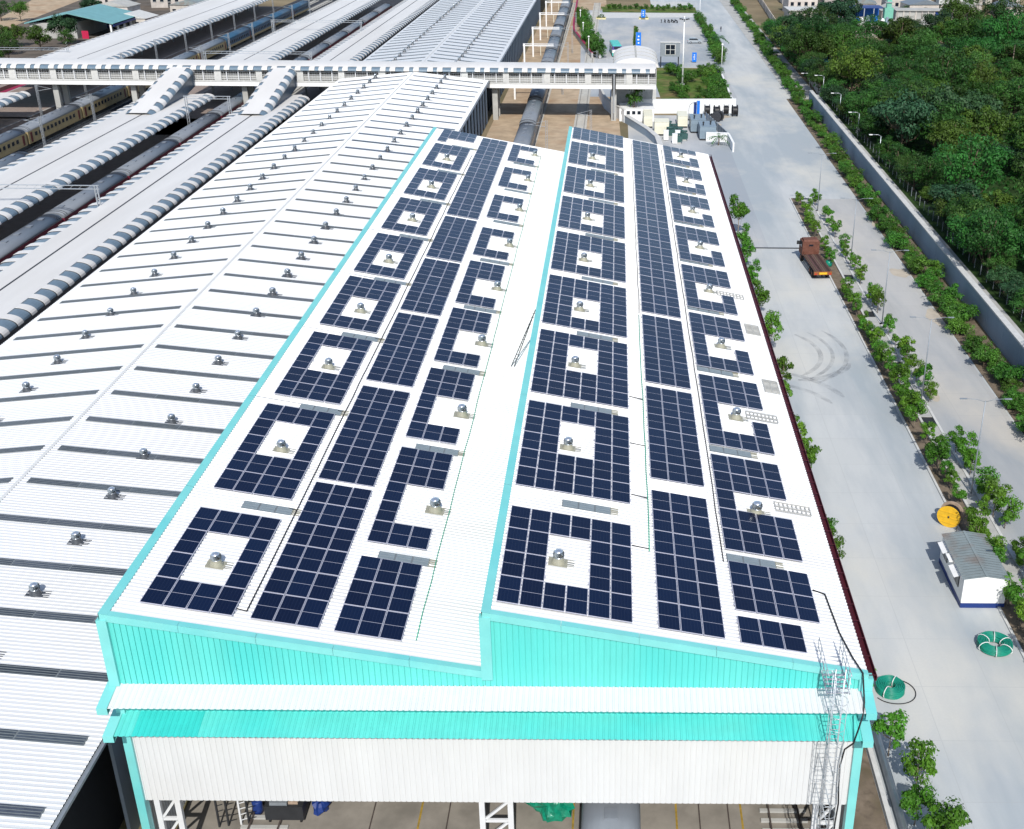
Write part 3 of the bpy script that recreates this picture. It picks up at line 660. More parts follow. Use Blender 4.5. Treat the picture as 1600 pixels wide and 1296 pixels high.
# steel staging leaning in the left bay
st = thing('steel_staging', 'dark and white steel staging standing in the left bay of the hall', 'staging', (3.4, 3.2, G), world=True)
for i, (x, m) in enumerate(((2.6, darkst), (3.1, darkst), (3.8, steelw), (4.2, darkst))):
    mb = MB(); mb.box(x-.05, x+.05, 2.9+.1*i, 3.0+.1*i, G, -11.6, m); mb.build('post', st)
    for j in range(12):
        mb = MB(); mb.bar((x-.05, 2.95+.1*i, G+.3+j*.42), (x+.36, 3.0+.1*i, G+.42+j*.42), .04, .04, m); mb.build('rung', st)

# ------------------------------------------------------------------ long left shed (two lengths, the footbridge between them)
XE, XG, XW, ZE, ZG = -1.6, -17.2, -32.8, -8.4, -6.8
SL = (ZG-ZE)/(XE-XG)
pb = MB(); LS = 14.35
pb.box(0, LS/4-.10, 0, .64, 0, .012, skyd)
for j in range(3): pb.box(0, LS/4-.10, .10+j*.2, .135+j*.2, .012, .034, skyl)
LPANE = pb.mesh('pane')
pb = MB(); pb.box(0, LS, -.04, .68, .012, .044, skyl)
LSTRIP = pb.mesh('skylight')
pb = MB(); pb.box(0, LS, 0, .74, .012, .055, skyd); FSTRIP = pb.mesh('skylight')
def long_shed(y0, y1, label, ystart, rib, panes_to):
    t = thing('long_shed', label, 'shed', (XG, y0, G), world=True)
    for sgn, xe in ((1, XE), (-1, XW)):
        mb = MB(); a = Vector((xe-XG, 0, ZE-ZG)); Lr = a.length; a.normalize(); n = Vector((-a.z*sgn, 0, a.x*sgn)); n = n if n.z > 0 else -n
        if rib: corrugated(mb, (XG, y0, ZG), a, (0, 1, 0), Lr, y1-y0, n, shedw, .33, .045, flip=(sgn < 0))
        else: mb.quad((XG, y0, ZG), (xe, y0, ZE), (xe, y1, ZE), (XG, y1, ZG), shedw)
        if sgn > 0: mb.box(xe-.02, xe+.22, y0, y1, ZE-.25, ZE-.08, greyst)
        r = mb.build('roof', t)
        k = 0; y = ystart
        while y < y1-1.5:
            sk = link('skylight', LSTRIP if y < panes_to else FSTRIP, r)
            base = Vector((XG, y, ZG))+a*.62+n*.025 - Vector((XG, y0, G)); sk.location = base
            ang = math.atan2(-a.z, a.x) if sgn > 0 else math.atan2(a.z, -a.x)
            if sgn > 0: sk.rotation_euler = (0, ang, 0)
            else: sk.rotation_euler = (0, ang, 0); sk.scale.x = -1
            if y < panes_to:
                for i in range(4): link('pane', LPANE, sk, (i*LS/4+.05, .02, .042))
            y += 4.93
    mb = MB(); mb.prism([(XG-.13, ZG+.03), (XG, ZG+.055), (XG+.13, ZG+.03)], 'y', y0, y1, ridgem); mb.build('ridge_cap', t)
    return t
s1 = long_shed(-35, 197, 'long white station shed with dark skylight strips, left of the solar roofs', 24.6-4.93*12, True, 125)
s2 = long_shed(207, 470, 'far white station shed continuing beyond the footbridge', 211.5, False, 0)
for t, ya, yb in ((s1, 2.0, 196), (s2, 208, 380)):           # side wall of separate cladding strips with open gaps
    y = ya; pm_ = MB(); pm_.box(-.1, .1, 0, 1.7, 0, -G-8.9, wallb); me = pm_.mesh('cladding_strip')
    while y < yb:
        link('cladding_strip', me, t, (XE-.5-XG, y-t['org'][1], 0)); y += 4.93
    mb = MB(); mb.box(XE-1.6, XE-1.5, ya-36 if ya < 10 else ya, yb, G, ZE-.6, darkvoid); mb.build('interior_shade_sheet', t)  # near-black sheet standing in for the shaded shed interior behind the gaps
for t, ya, yb in ((s1, -30, 196), (s2, 208, 380)):
    mb = MB(); mb.box(XW+.6, XW+.8, ya, yb, G, ZE-.3, greyst); mb.build('side_wall', t)
mb = MB(); mb.prism([(XW, ZE-.1), (XG, ZG-.1), (XE, ZE-.1), (XE, ZE-.7), (XW, ZE-.7)], 'y', 196.7, 196.9, shedw); mb.build('end_wall', s1)
GS = 'turbine vents on the long white sheds'
v3 = make_vent(SL, olived, 'roof_vent', 'x', GS); v4 = make_vent(-SL, olived, 'roof_vent', 'x', GS)
ys = [.4+5.86*i for i in range(34)]
vent_row(v3, [(-10.25, y, ZG-SL*(-10.25-XG)) for y in ys], lambda i: 'dark-based turbine vent on the road-side slope of the long shed, %s' % nth(i))
vent_row(v4, [(-24.6, y, ZG-SL*(XG+24.6)) for y in ys], lambda i: 'dark-based turbine vent on the platform-side slope of the long shed, %s' % nth(i))
ys = [211+5.9*i for i in range(32)]
vent_row(v3, [(-10.25, y, ZG-SL*(-10.25-XG)) for y in ys], lambda i: 'small turbine vent on the road-side slope beyond the footbridge, %s' % nth(i))
vent_row(v4, [(-24.6, y, ZG-SL*(XG+24.6)) for y in ys], lambda i: 'small turbine vent on the platform-side slope beyond the footbridge, %s' % nth(i))

# ------------------------------------------------------------------ platform canopies with curled striped edges
ZC = -11.0
def edge_mesh(ln, m, sgn, drop, out, lift):
    """curled edge sheet: runs along Y for ln metres, curls down towards sgn*X"""
    mb = MB(); n = 6; vs = []
    for i in range(n+1):
        a = math.pi/2*i/n*1.0
        vs.append((sgn*out*math.sin(a), drop*(math.cos(a)-1)+lift))
    vv = [(x, 0, z) for x, z in vs]+[(x, ln, z) for x, z in vs]+[(x, 0, z-.05) for x, z in vs]+[(x, ln, z-.05) for x, z in vs]
    k = n+1; fs = []
    for i in range(n):
        fs += [(i, i+1, k+i+1, k+i), (2*k+i, 3*k+i, 3*k+i+1, 2*k+i+1), (i, 2*k+i, 2*k+i+1, i+1), (k+i, k+i+1, 3*k+i+1, 3*k+i)]
    fs.append((n, 2*k+n, 3*k+n, k+n))
    return mb.add(vv, fs, m, False).mesh('edge_sheet')
EM = {(c, s): edge_mesh(1.85 if c == 'b' else 1.22, edgeblue if c == 'b' else canw, s, (.80 if c == 'b' else .9) if s > 0 else .30, (1.55 if c == 'b' else 1.7) if s > 0 else (2.0 if c == 'w' else 1.9), -.10 if c == 'b' else 0) for c in 'bw' for s in (-1, 1)}
def canopy(xl, xr, xg, y0, y1, label, wide=0):
    t = thing('platform_canopy', label, 'canopy', (xg, y0, G), world=True)
    mb = MB(); a, b = xl+1.4, xr-1.4
    mb.prism([(a, ZC), (xg, ZC-.22), (b, ZC), (b, ZC-.12), (xg, ZC-.36), (a, ZC-.12)], 'y', y0, y1, canw); mb.build('roof', t)
    mb = MB(); mb.box(xg-.13, xg+.13, y0, y1, ZC-.23, ZC-.195, darkst); mb.build('gutter', t)
    y = y0; i = 0
    while y < y1-1.5:
        for s, x in ((1, b), (-1, a)):
            for c, d in (('b', 0), ('w', 1.87)): link('edge_sheet', EM[c, s], t, (x-xg, y+d-y0, ZC-.0-G))
        y += 3.12
    mb = MB(); y = y0+6
    mb2 = None
    while y < y1-2:
        c = MB(); c.box(xg-.2, xg+.2, y-.2, y+.2, G+.85, ZC-.3, greyst); c.bar((xg, y, ZC-1.2), (a+.6, y, ZC-.2), .15, .2, greyst); c.bar((xg, y, ZC-1.2), (b-.6, y, ZC-.2), .15, .2, greyst); c.build('column', t); y += 12.4
    pl = MB(); pl.box(xl+.2, xr-.2, y0-30, y1, G+.02, G+.86, platm)
    if wide: pl.box(xl-wide, xl+.2, y0-30, y1, G+.02, G+.858, platm)
    for x in (xl+.35, xr-.75): pl.box(x, x+.4, y0-30, y1, G+.86, G+.875, concg)
    p = pl.build('platform'); p['kind'] = 'structure'
    return t
canopy(-48.7, -38.6, -44.6, 18, 193.5, 'long white platform canopy with curled blue-striped edges, next to the long shed')
canopy(-48.7, -38.6, -44.6, 208, 392, 'white platform canopy beyond the footbridge, next to the far shed')
canopy(-71.4, -58.6, -65.5, 60, 193.5, 'white platform canopy between the maroon train and the cream train', 4.2)
canopy(-71.4, -58.6, -65.5, 208, 392, 'white striped platform canopy beyond the footbridge, middle of three', 4.2)
canopy(-116, -97.3, -106, 120, 193.5, 'left-edge white platform canopy in front of the footbridge')
canopy(-116, -97.3, -106, 222, 392, 'wide far-left platform canopy with dark striped edge beyond the footbridge')
mb = MB(); mb.prism([(-112, -9.9), (-108.5, -8.9), (-104, -9.7), (-101, -9.0), (-97, -9.8), (-97, -10.3), (-112, -10.3)], 'y', 206, 222, tealt); tag(mb.build('folded_roof'), 'folded bright teal roof between footbridge and far-left canopy', 'roof')

# ------------------------------------------------------------------ footbridge
BY0, BY1, ZD = 197.2, 205.4, -10.0
br = thing('footbridge', 'long covered white footbridge with striped curved roof crossing the tracks', 'footbridge', (0, 201, G), world=True)
BX0, BX1 = -175, 33.4
mb = MB(); mb.box(BX0, BX1, BY0+.1, BY1, ZD+.02, ZD+.3, concg); mb.build('deck', br)
mb = MB(); mb.box(BX0, BX1, BY0-.05, BY0+.1, ZD, ZD+.78, whitep); mb.build('fascia', br)
mb = MB(); mb.box(BX0, BX1, BY0, BY0+.12, ZD+.84, ZD+1.15, kerbm)
mb.build('upper_fascia', br)
mb = MB(); mb.box(BX0, BX1, BY1-.1, BY1, ZD, ZD+1.1, whitep); mb.build('fascia', br)
pst = MB(); pst.box(-.09, .09, -.09, .09, 0, 2.5, steelw); PST = pst.mesh('post')
x = BX0+1
while x < BX1: link('post', PST, br, (x, BY0+.12-201, ZD+1.15-G)); x += 2.45
mm = MB(); x = BX0
while x < BX1:
    mm.box(x-.015, x+.015, BY0+.12, BY0+.15, ZD+1.15, ZD+3.1, steelw); x += .5
for z in (1.5, 1.95, 2.4, 2.9): mm.box(BX0, BX1, BY0+.10, BY0+.14, ZD+z, ZD+z+.05, steelw)
stuff(mm.build('railing', br))
mm = MB(); mm.box(BX0, BX1, BY0+.5, BY0+.53, ZD+1.15, ZD+2.2, concg); mm.build('inner_screen', br)
pn = MB(); pn.box(-.65, .65, -.06, .06, 0, 2.5, kerbm); PN = pn.mesh('solid_panel')
x = BX0+5
while x < BX1-2: link('solid_panel', PN, br, (x, BY0+.02-201, ZD+1.15-G)); x += 8.6
mm = MB(); mm.box(BX0, BX1, BY1-.4, BY1-.3, ZD+1.1, ZD+3.4, concg); mm.build('back_screen', br)
zr = ZD+3.35; cyb = (BY0+BY1)/2; hw = (BY1-BY0)/2+.45
def arc(t): # t 0 front edge .. 1 back edge
    a = math.pi*(1-t); return (cyb+hw*math.cos(a), zr+1.05*math.sin(a)**.75 if math.sin(a) > 1e-6 else zr)
def arc_strip(x0, x1, t0, t1, n, m, name, lift=0.):
    mb = MB(); vs = []
    for i in range(n+1):
        y, z = arc(t0+(t1-t0)*i/n); vs += [(x0, y, z+lift), (x1, y, z+lift)]
    mb.add(vs, [(2*i, 2*i+1, 2*i+3, 2*i+2) for i in range(n)], m); return mb
arc_strip(BX0, BX1, .20, 1, 16, canw, 'roof').build('roof', br)
bm = {}
for nm, m, wd, lf in (('bw', edgeblue, 1.75, -.07), ('bn', edgeblue, .82, -.07), ('w', canw, 1.14, 0)):
    a = arc_strip(0, wd, 0, .205, 6, m, '', lf)
    if nm == 'w': a.v = [(x, y-(.06 if y < BY0 else 0), z) for x, y, z in a.v]
    bm[nm] = a.mesh('edge_sheet', (0, 201, 0))
x = BX0
while x < BX1-1:
    for nm, d in (('w', 0), ('bw', 1.16), ('w', 2.93), ('bn', 4.09)):
        if x+d < BX1-.8: link('edge_sheet', bm[nm], br, (x+d, 0, -G))
    x += 4.93
mb = MB(); mb.box(BX1-.05, BX1+.05, BY0, BY1, ZD+1, zr+.6, kerbm); mb.build('end_wall', br)
for x in (-160, -122, -93.5, -77, -53.5, -36, -.6, 24.6):
    mb = MB(); mb.box(x-.55, x+.55, cyb-2.6, cyb-1.6, G, ZD+.05, concg); mb.box(x-.55, x+.55, cyb+1.6, cyb+2.6, G, ZD+.05, concg); mb.build('pier', br)
mb = MB(); mb.box(24.2, 25.0, BY0-.25, BY0-.06, ZD-.2, zr-.1, darkst); mb.build('lift_frame', br)
mb = MB(); mb.box(24.5, 24.75, BY0-.45, BY0-.25, G+2, zr-.3, galv); mb.build('drain_pipe', br)
def ramp(xc, yA, zA, yB, zB, label):
    t = thing('stair_roof', label, 'stair roof', (xc, yA, zA), world=True)
    def pt(f, dx, dz=0): return (xc+dx, yA+(yB-yA)*f, zA+(zB-zA)*f+dz)
    mb = MB(); mb.add([pt(0, -1.7), pt(0, 1.7), pt(1, 1.7), pt(1, -1.7)], [(0, 1, 2, 3)] if yB > yA else [(0, 3, 2, 1)], canw); mb.build('roof', t)
    n = 14
    for i in range(n):
        f0, f1 = i/n, (i+.98)/n; m = canw if i % 2 == 0 else edgeblue; lf = 0 if i % 2 == 0 else -.08
        for s in (-1, 1):
            b = MB(); vs = []
            for j in range(6):
                a = math.pi/2*j/5; dx = s*(1.7+1.25*math.sin(a)); dz = 1.0*(math.cos(a)-1)+lf; vs += [pt(f0, dx, dz), pt(f1, dx, dz)]
            b.add(vs, [(2*j, 2*j+1, 2*j+3, 2*j+2) for j in range(5)], m); b.build('edge_sheet', t)
    for s in (-1, 1):
        b = MB(); b.add([pt(0, s*2.5, -.9), pt(1, s*2.5, -.9), (xc+s*2.5, yB, zB-3.2), (xc+s*2.5, yA, zA-4.2)], [(0, 1, 2, 3)], edgedark); b.build('side_screen', t)
    return t
ramp(-66.0, BY0+1.2, zr+.7, 172.5, ZC+.2, 'sloping striped stair roof from footbridge down to the middle canopy')
ramp(-44.6, BY0+1.2, zr+.7, 172.5, ZC+.2, 'sloping striped stair roof from footbridge down to the canopy beside the long shed')
ramp(-66.0, BY1-1.2, zr+.6, 226, ZC+.2, 'sloping stair roof behind the footbridge onto the middle canopy')
ramp(-44.6, BY1-1.2, zr+.6, 226, ZC+.2, 'sloping stair roof behind the footbridge beside the far shed')
mb = MB(); vs = []; xc = 29.3
ex = thing('exit_hall', 'white barrel-roofed exit hall at the road end of the footbridge', 'hall', (xc, 206, G), world=True)
poly = [(xc+4.9*math.cos(a), -6.7+1.9*math.sin(a)) for a in [math.pi*i/14 for i in range(15)]]
mb.prism(poly, 'y', BY1-1.0, 223, canw, False); mb.build('roof', ex)
mb = MB()
for yy in (209, 214, 219):
    pts = [(xc+4.93*math.cos(a), yy, -6.68+1.92*math.sin(a)) for a in [math.pi*i/14 for i in range(15)]]; mb.tube(pts, .07, concg, 4)
mb.box(xc-.2, xc+.2, BY1, 223.05, -4.82, -4.74, concg); mb.build('roof_seam', ex)
mb = MB(); mb.box(xc-4.6, xc+4.6, 209, 222.8, G, -6.7, kerbm); mb.build('wall', ex)
mb = MB(); mb.box(25.8, 33.2, BY0+1.2, BY1-.2, G, G+2.6, whitep); mb.build('lower_wall', ex)
mb = MB()
for i in range(6): mb.box(26.2+i*1.15, 26.9+i*1.15, BY0+1.15, BY0+1.19, G+1.5, G+2.2, glassd)
mb.build('window', ex)

# ------------------------------------------------------------------ trains
def coach(style, label):
    side, roofm, endm = {'maroon': (coachr, coachg, coachm), 'slate': (coachs, coachg, coachs), 'cream': (coachc, coachg, coachm), 'bluecream': (coachb, coachb, coachm)}[style]
    t = thing('railway_coach', label, 'railway coach', (0, 0, 0), group='coaches standing in the station')
    Ln, hw_ = 23.2, 1.6
    b = MB(); b.box(-hw_, hw_, 0, Ln, 1.05, 3.25, side); b.build('body', t)
    if style in ('cream', 'bluecream'):
        b = MB(); b.box(-hw_-.01, hw_+.01, .02, Ln-.02, 1.0, 1.6, coachc); b.build('lower_band', t)
    b = MB(); poly = [(hw_*math.cos(a), 3.22+.85*math.sin(a)**.8 if 0 < a < math.pi else 3.22) for a in [math.pi*i/12 for i in range(13)]]
    b.prism(poly, 'y', .0, Ln, roofm, True)
    b.build('roof', t)
    b = MB()
    for yy in (.5, 1.1, Ln-1.15, Ln-.55):
        pts = [((hw_+.02)*math.cos(a), yy, 3.24+.85*math.sin(a)**.8) for a in [math.pi*i/12 for i in range(1, 12)]]; b.tube(pts, .05, darkst, 4)
    b.build('roof_rib', t)
    b = MB(); b.box(-.35, .35, 0, .8, 4.02, 4.16, roofm); vm = b.mesh('roof_ventilator')
    for i in range(6): link('roof_ventilator', vm, t, (0, 2.6+i*3.5, 0))
    b = MB()
    for s in (-1, 1):
        for i in range(11): b.box(s*hw_-.02, s*hw_+.02, 2.6+i*1.66, 3.5+i*1.66, 2.05, 2.75, glassd)
        for yy in (.8, Ln-1.6): b.box(s*hw_-.015, s*hw_+.015, yy, yy+.8, 1.2, 3.0, endm)
    stuff(b.build('window_row', t))
    b = MB(); b.box(-.75, .75, -.35, 0, 1.2, 3.5, rubber); b.box(-.75, .75, Ln, Ln+.35, 1.2, 3.5, rubber); b.build('gangway', t)
    for yy in (3.2, Ln-6.0):
        b = MB(); b.box(-1.2, 1.2, yy, yy+2.8, .45, 1.0, darkst)
        for wy in (yy+.3, yy+2.4):
            for s in (-.8, .8): b.tube([(s-.07, wy, .75), (s+.07, wy, .75)], .45, darkst, 10)
        b.build('bogie', t)
    b = MB(); b.box(-1.3, 1.3, 7, 16, .5, 1.05, darkst); b.build('underframe', t)
    return t
def train(style, x, y0, n, dx, lab, alt=None):
    proto = coach(style, 'x')
    for i in range(n):
        o = proto if i == 0 else dup(proto, (0, 0, 0))
        o.location = (x+dx*i, y0+i*24.0, G+.1); o['label'] = lab % nth(i)
        if alt and i in alt: pass
train('slate', 8.1, 106.0, 13, -.13, '%s grey-roofed coach standing on the tan earth track between sheds and road')
train('maroon', -55.4, 16.5, 15, -.05, '%s maroon-sided coach in the train beside the middle canopy')
train('cream', -87.0, 96, 8, .0, '%s cream coach with dark windows, on the dark tracks by the left')
train('bluecream', -87.0, 288, 4, 0, '%s blue coach at the far end of the cream train')
train('cream', -77.6, 102, 2, 0, '%s cream coach on the track nearest the brown platform edge')
train('slate', 25.15-.1, -10, 4, 0, '%s grey-roofed coach inside the solar-roofed hall')
for i, (x, y0, y1, lab) in enumerate(((8.1, 112, 420, 'under the grey-roofed train'), (-55.6, 0, 420, 'under the maroon train'), (-51.9, 0, 420, 'between maroon train and shed-side canopy'), (-87, 60, 420, 'under the long cream train'), (-77.6, 60, 420, 'beside the brown platform edge'), (-92.2, 60, 420, 'empty, by the far-left canopy'), (-82.5, 60, 420, 'empty, between the two cream trains'), (25.05, -10, 108, 'under the coaches in the hall'), (17.6, 113, 420, 'empty, on tan earth beside the retaining wall'))):
    tag(track(x, y0, y1, z=.0 if i < 7 else 0).build('railway_track'), 'railway track ' + lab, 'track')

# overhead line masts
def mast(x, y, arm, label, h=7.6, z=G):
    t = thing('overhead_mast', label, 'mast', (x, y, z), group='overhead line masts')
    b = MB()
    for a in (-.16, .16):
        for c in (-.16, .16): b.box(a-.03, a+.03, c-.03, c+.03, 0, h, galv)
    for i in range(int(h/.5)): b.bar((-.16, -.17, i*.5), (.16, -.17, i*.5+.5), .04, .04, galv); b.bar((-.17, .16, i*.5), (-.17, -.16, i*.5+.5), .04, .04, galv)
    b.build('mast_post', t)
    b = MB(); b.bar((0, 0, h-1.2), (arm, 0, h-.7), .07, .07, galv); b.bar((0, 0, h-.1), (arm*.9, 0, h-.7), .05, .05, galv); b.build('cantilever_arm', t)
    return t
for i, y in enumerate(range(118, 380, 22)):
    mast(-82.0+2.4, y, -3, 'lattice overhead mast between the cream trains, %s' % nth(i)); 
    mast(-94.6, y+9, 3, 'lattice overhead mast beside the far-left canopy, %s' % nth(i))
for i, y in enumerate((184, 250, 282, 314, 346)): mast(12.4, y-22, -3.2, 'lattice overhead mast beside the grey train, %s' % nth(i))
for i, y in enumerate((172, 246, 290, 334)): mast(20.3, y, -2.6, 'lattice overhead mast beside the retaining wall, %s' % nth(i))
def tmast(x, y, label, ln=7.5):
    t = thing('overhead_mast', label, 'mast', (x, y, G), group='single-arm overhead masts')
    b = MB(); b.box(-.2, .2, -.2, .2, 0, 8.0, whitep); b.build('mast_post', t)
    b = MB(); b.box(-.3, ln, -.12, .12, 7.55, 7.75, whitep); b.box(-.3, ln, -.12, .12, 8.0, 8.15, whitep)
    b.build('crossarm', t)
    b = MB(); b.box(ln*.55, ln*.55+.12, -.06, .06, 5.2, 7.6, cream); b.build('dropper', t)
for i, y in enumerate((138, 222, 253, 285, 318, 350, 384)): tmast(1.6, y, 'white mast with long single arm by the shed wall, %s' % nth(i))
def portal(x0, x1, y, label, h=8.8):
    t = thing('overhead_portal', label, 'portal', (x0, y, G), world=True)
    for x in (x0, x1): 
        b = MB()
        for a in (-.2, .2): b.box(x+a-.05, x+a+.05, y-.12, y+.12, G, G+h, galv)
        for i in range(14): b.bar((x-.2, y, G+i*.62), (x+.2, y, G+i*.62+.5), .05, .05, galv)
        b.build('leg', t)
    b = MB()
    for z in (h-.5, h): b.box(x0-.4, x1+.4, y-.08, y+.08, G+z-.05, G+z+.05, galv)
    n = int((x1-x0)/1.2)
    for i in range(n): b.bar((x0+(x1-x0)*i/n, y, G+h-.5), (x0+(x1-x0)*(i+.5)/n, y, G+h), .04, .04, galv)
    b.build('beam', t)
portal(-72.6, -47.5, 110, 'overhead line portal across canopy and maroon train, nearest the camera')
portal(-57.8, -49.5, 176, 'overhead line portal over the maroon train just before the footbridge')
portal(-72.6, -47.5, 232, 'overhead line portal just beyond the footbridge')
portal(-72.6, -47.5, 290, 'far overhead line portal across the middle canopy')
portal(-66, -49.5, 62, 'overhead line portal at the lower left over the maroon train')
portal(-134, -112, 247, 'grey portal gantry by the teal-roofed hall', 7.0)
portal(-124, -108, 203, 'grey portal gantry at the left picture edge', 7.0)

# ------------------------------------------------------------------ vegetation
def leaves(mb, q, c, rad, n, size, m, squash=.8):
    vs = []; fs = []
    for _ in range(n):
        d = Vector((q.gauss(0, 1), q.gauss(0, 1), q.gauss(0, 1)*.9+.25)).normalized()
        p = Vector(c)+Vector((d.x*rad, d.y*rad, d.z*rad*squash))*q.uniform(.55, 1.05)
        nrm = (d+Vector((q.uniform(-.7, .7), q.uniform(-.7, .7), q.uniform(-.2, .9)))).normalized()
        a = nrm.cross(Vector((q.uniform(-1, 1), q.uniform(-1, 1), q.uniform(-.3, .3)))); a = a.normalized() if a.length > .01 else Vector((1, 0, 0)); b = nrm.cross(a)
        s = size*q.uniform(.6, 1.3); o = len(vs)
        vs += [p-a*s*.5, p+b*s*.28-nrm*s*.05, p+a*s*.55-nrm*s*.14, p-b*s*.28-nrm*s*.05]; fs.append((o, o+1, o+2, o+3))
    mb.add(vs, fs, m)
def tree_proto(name, h, rx, rz, nclump, nleaf, size, lm, seed, clump=.34, bm=bark, trunk_r=.12, base=.35, label='x', cat='tree', group=None, spiky=0):
    q = random.Random(seed); t = thing(name, label, cat, group=group)
    tr = MB(); top = h*.82
    bend = [(q.uniform(-.12, .12)*h*.3*i/4, q.uniform(-.12, .12)*h*.3*i/4, top*i/4) for i in range(5)]
    tr.tube(bend, trunk_r, bm, 7, trunk_r*.35)
    cr = MB(); cz = h*base+(h*(1-base))/2
    for i in range(nclump):
        while True:
            d = Vector((q.uniform(-1, 1), q.uniform(-1, 1), q.uniform(-1, 1)))
            if .25 < d.length < 1: break
        c = Vector((d.x*rx, d.y*rx, cz+d.z*rz)); cs = clump*rx*q.uniform(.6, 1.25)
        f = min(.95, max(.25, c.z/top*.75)); k = int(f*4); s0 = Vector(bend[k])
        tr.tube([s0, s0.lerp(c, .55)+Vector((0, 0, -.08*h)), c], trunk_r*.32, bm, 4, trunk_r*.1, cap=False)
        leaves(cr, q, c, cs, int(nleaf*q.uniform(.7, 1.3)), size, lm)
    tr.build('trunk', t); cr.build('crown', t)
    return t
class Protos:
    def __init__(s, mk, n): s.p = [mk(i) for i in range(n)]; s.used = [False]*n
    def put(s, i, loc, sc, rz, label, group=None):
        i %= len(s.p); o = s.p[i]
        if s.used[i]: o = dup(o, loc)
        s.used[i] = True; o.location = loc; o.rotation_euler = (0, 0, rz); o.scale = sc if isinstance(sc, tuple) else (sc, sc, sc); o['label'] = label
        if group: o['group'] = group
        return o
sap = Protos(lambda i: tree_proto('sapling', 3.0, .80, 1.15, 17+i, 85, .19, leaf_s, 20+i, .50, barkp, .045, .30, cat='young tree'), 5)
bush = Protos(lambda i: tree_proto('bush', 2.1, 1.25, .85, 22, 95, .185, leaf_b, 40+i, .40, bark, .06, .18, cat='bush'), 5)
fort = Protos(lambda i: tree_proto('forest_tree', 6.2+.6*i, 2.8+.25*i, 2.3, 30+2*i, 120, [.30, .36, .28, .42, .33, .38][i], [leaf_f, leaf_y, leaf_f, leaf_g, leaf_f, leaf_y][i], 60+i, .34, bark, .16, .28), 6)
q = random.Random(11)
# planting strip beside the shed
g = MB(); g.box(38.45, 41.0, -60, 111, G+.005, G+.05, soil); struct(g, 'planting_strip')
g = MB(); g.box(41.05, 41.35, -60, 14.5, G, G+.35, kerbm); struct(g, 'kerb')
mb = MB(); mb.tube([(41.85, -40, G+.3), (41.85, 10.5, G+.3)], .26, galv, 10); tag(mb.build('drain_pipe'), 'silver pipe lying along the kerb by the front right shed corner', 'pipe')
for ib, (x, y, sc) in enumerate(((43.3, 117, 1.9), (43.0, 108, 1.35), (42.9, 102, 1.3), (42.8, 93, 1.3), (42.7, 84.5, 1.35), (42.7, 73, 1.5), (42.6, 62, 1.3), (42.2, 58, 1.0), (42.0, 52, 1.0), (42.2, 47, 1.2), (42.2, 43.5, 1.3), (41.9, 32, 1.1), (42.1, 29, 1.15), (41.7, 22, .8))):
    sap.put(q.randrange(5), (x, y, G), (sc*.92, sc*.92, sc*1.1), q.uniform(0, 6.28), 'leafy sapling peeking past the maroon gutter, %s' % ('large and dark, farthest away' if y > 115 else '%s from the far end' % nth(ib)), 'saplings beside the solar shed')
for i, (x, y, sc, lb) in enumerate(((41.4, 14.2, 1.0, 'small bright sapling between the green pipe coil and the shed corner'), (42.3, 9.0, 1.15, 'bright sapling just below the front right awning end'), (43.3, 6.2, 1.2, 'taller bright sapling right of the silver pipe'), (42.6, 3.4, 1.05, 'bushy sapling over the silver pipe near the bottom edge'), (43.6, 1.2, 1.3, 'bright sapling at the bottom edge right of the caged ladder'), (43.3, -1.6, 1.25, 'sapling at the very bottom edge beside the shed'))):
    sap.put(i, (x, y, G), sc, q.uniform(0, 6.28), lb, 'saplings beside the solar shed')
# median between the two carriageways
g = MB(); g.box(53.85, 54.05, -60, 138, G+.002, G+.14, kerbm); struct(g, 'kerb')
g = MB(); g.box(54.05, 55.5, -60, 138, G+.004, G+.10, soil); struct(g, 'median_soil')
g = MB(); g.box(55.5, 55.75, -60, 138, G, G+.30, kerbm); g.box(56.95, 57.2, -60, 138, G, G+.30, kerbm); struct(g, 'kerb')
slab = MB(); slab.box(0, 1.2, 0, 1.9, 0, .07, concg); SLM = slab.mesh('drain_slab')
dr = thing('covered_drain', 'drain with pale concrete cover slabs running down the planted median', 'drain', (55.75, 0, G))
mb = MB(); mb.box(0, 1.2, -60, 138, .02, .12, darkst); mb.build('channel', dr)
y = -20.
while y < 136:
    if q.random() > .07: link('drain_slab', SLM, dr, (0, y, .16+q.uniform(-.015, .02)), (0, 0, q.uniform(-.015, .015)))
    y += 1.96
CN = {}; y = 6.0
while y < 138:
    for x in (54.75, 57.55):
        if q.random() < (.80 if x < 56 else .66) and not (x < 56 and 91 < y < 101.5) and not (x < 56 and 22 < y < 34 and False):
            sc = q.uniform(.6, 1.12)*(1.15 if y < 70 else .95)
            near = 'beside the white site cabin' if 20 < y < 40 else 'near the rusty truck' if 85 < y < 115 else 'in the planted median'
            CN[x] = CN.get(x, -1)+1
            sap.put(q.randrange(5), (x+q.uniform(-.35, .35), y, G), (sc*.98, sc*.98, sc*.95), q.uniform(0, 6.28), 'bright sapling in the %s-side median row, %s' % ('main road' if x < 56 else 'side road', fro(CN[x])), 'saplings in the road median')
    y += q.uniform(1.2, 2.1) if y < 90 else q.uniform(2.2, 3.8)
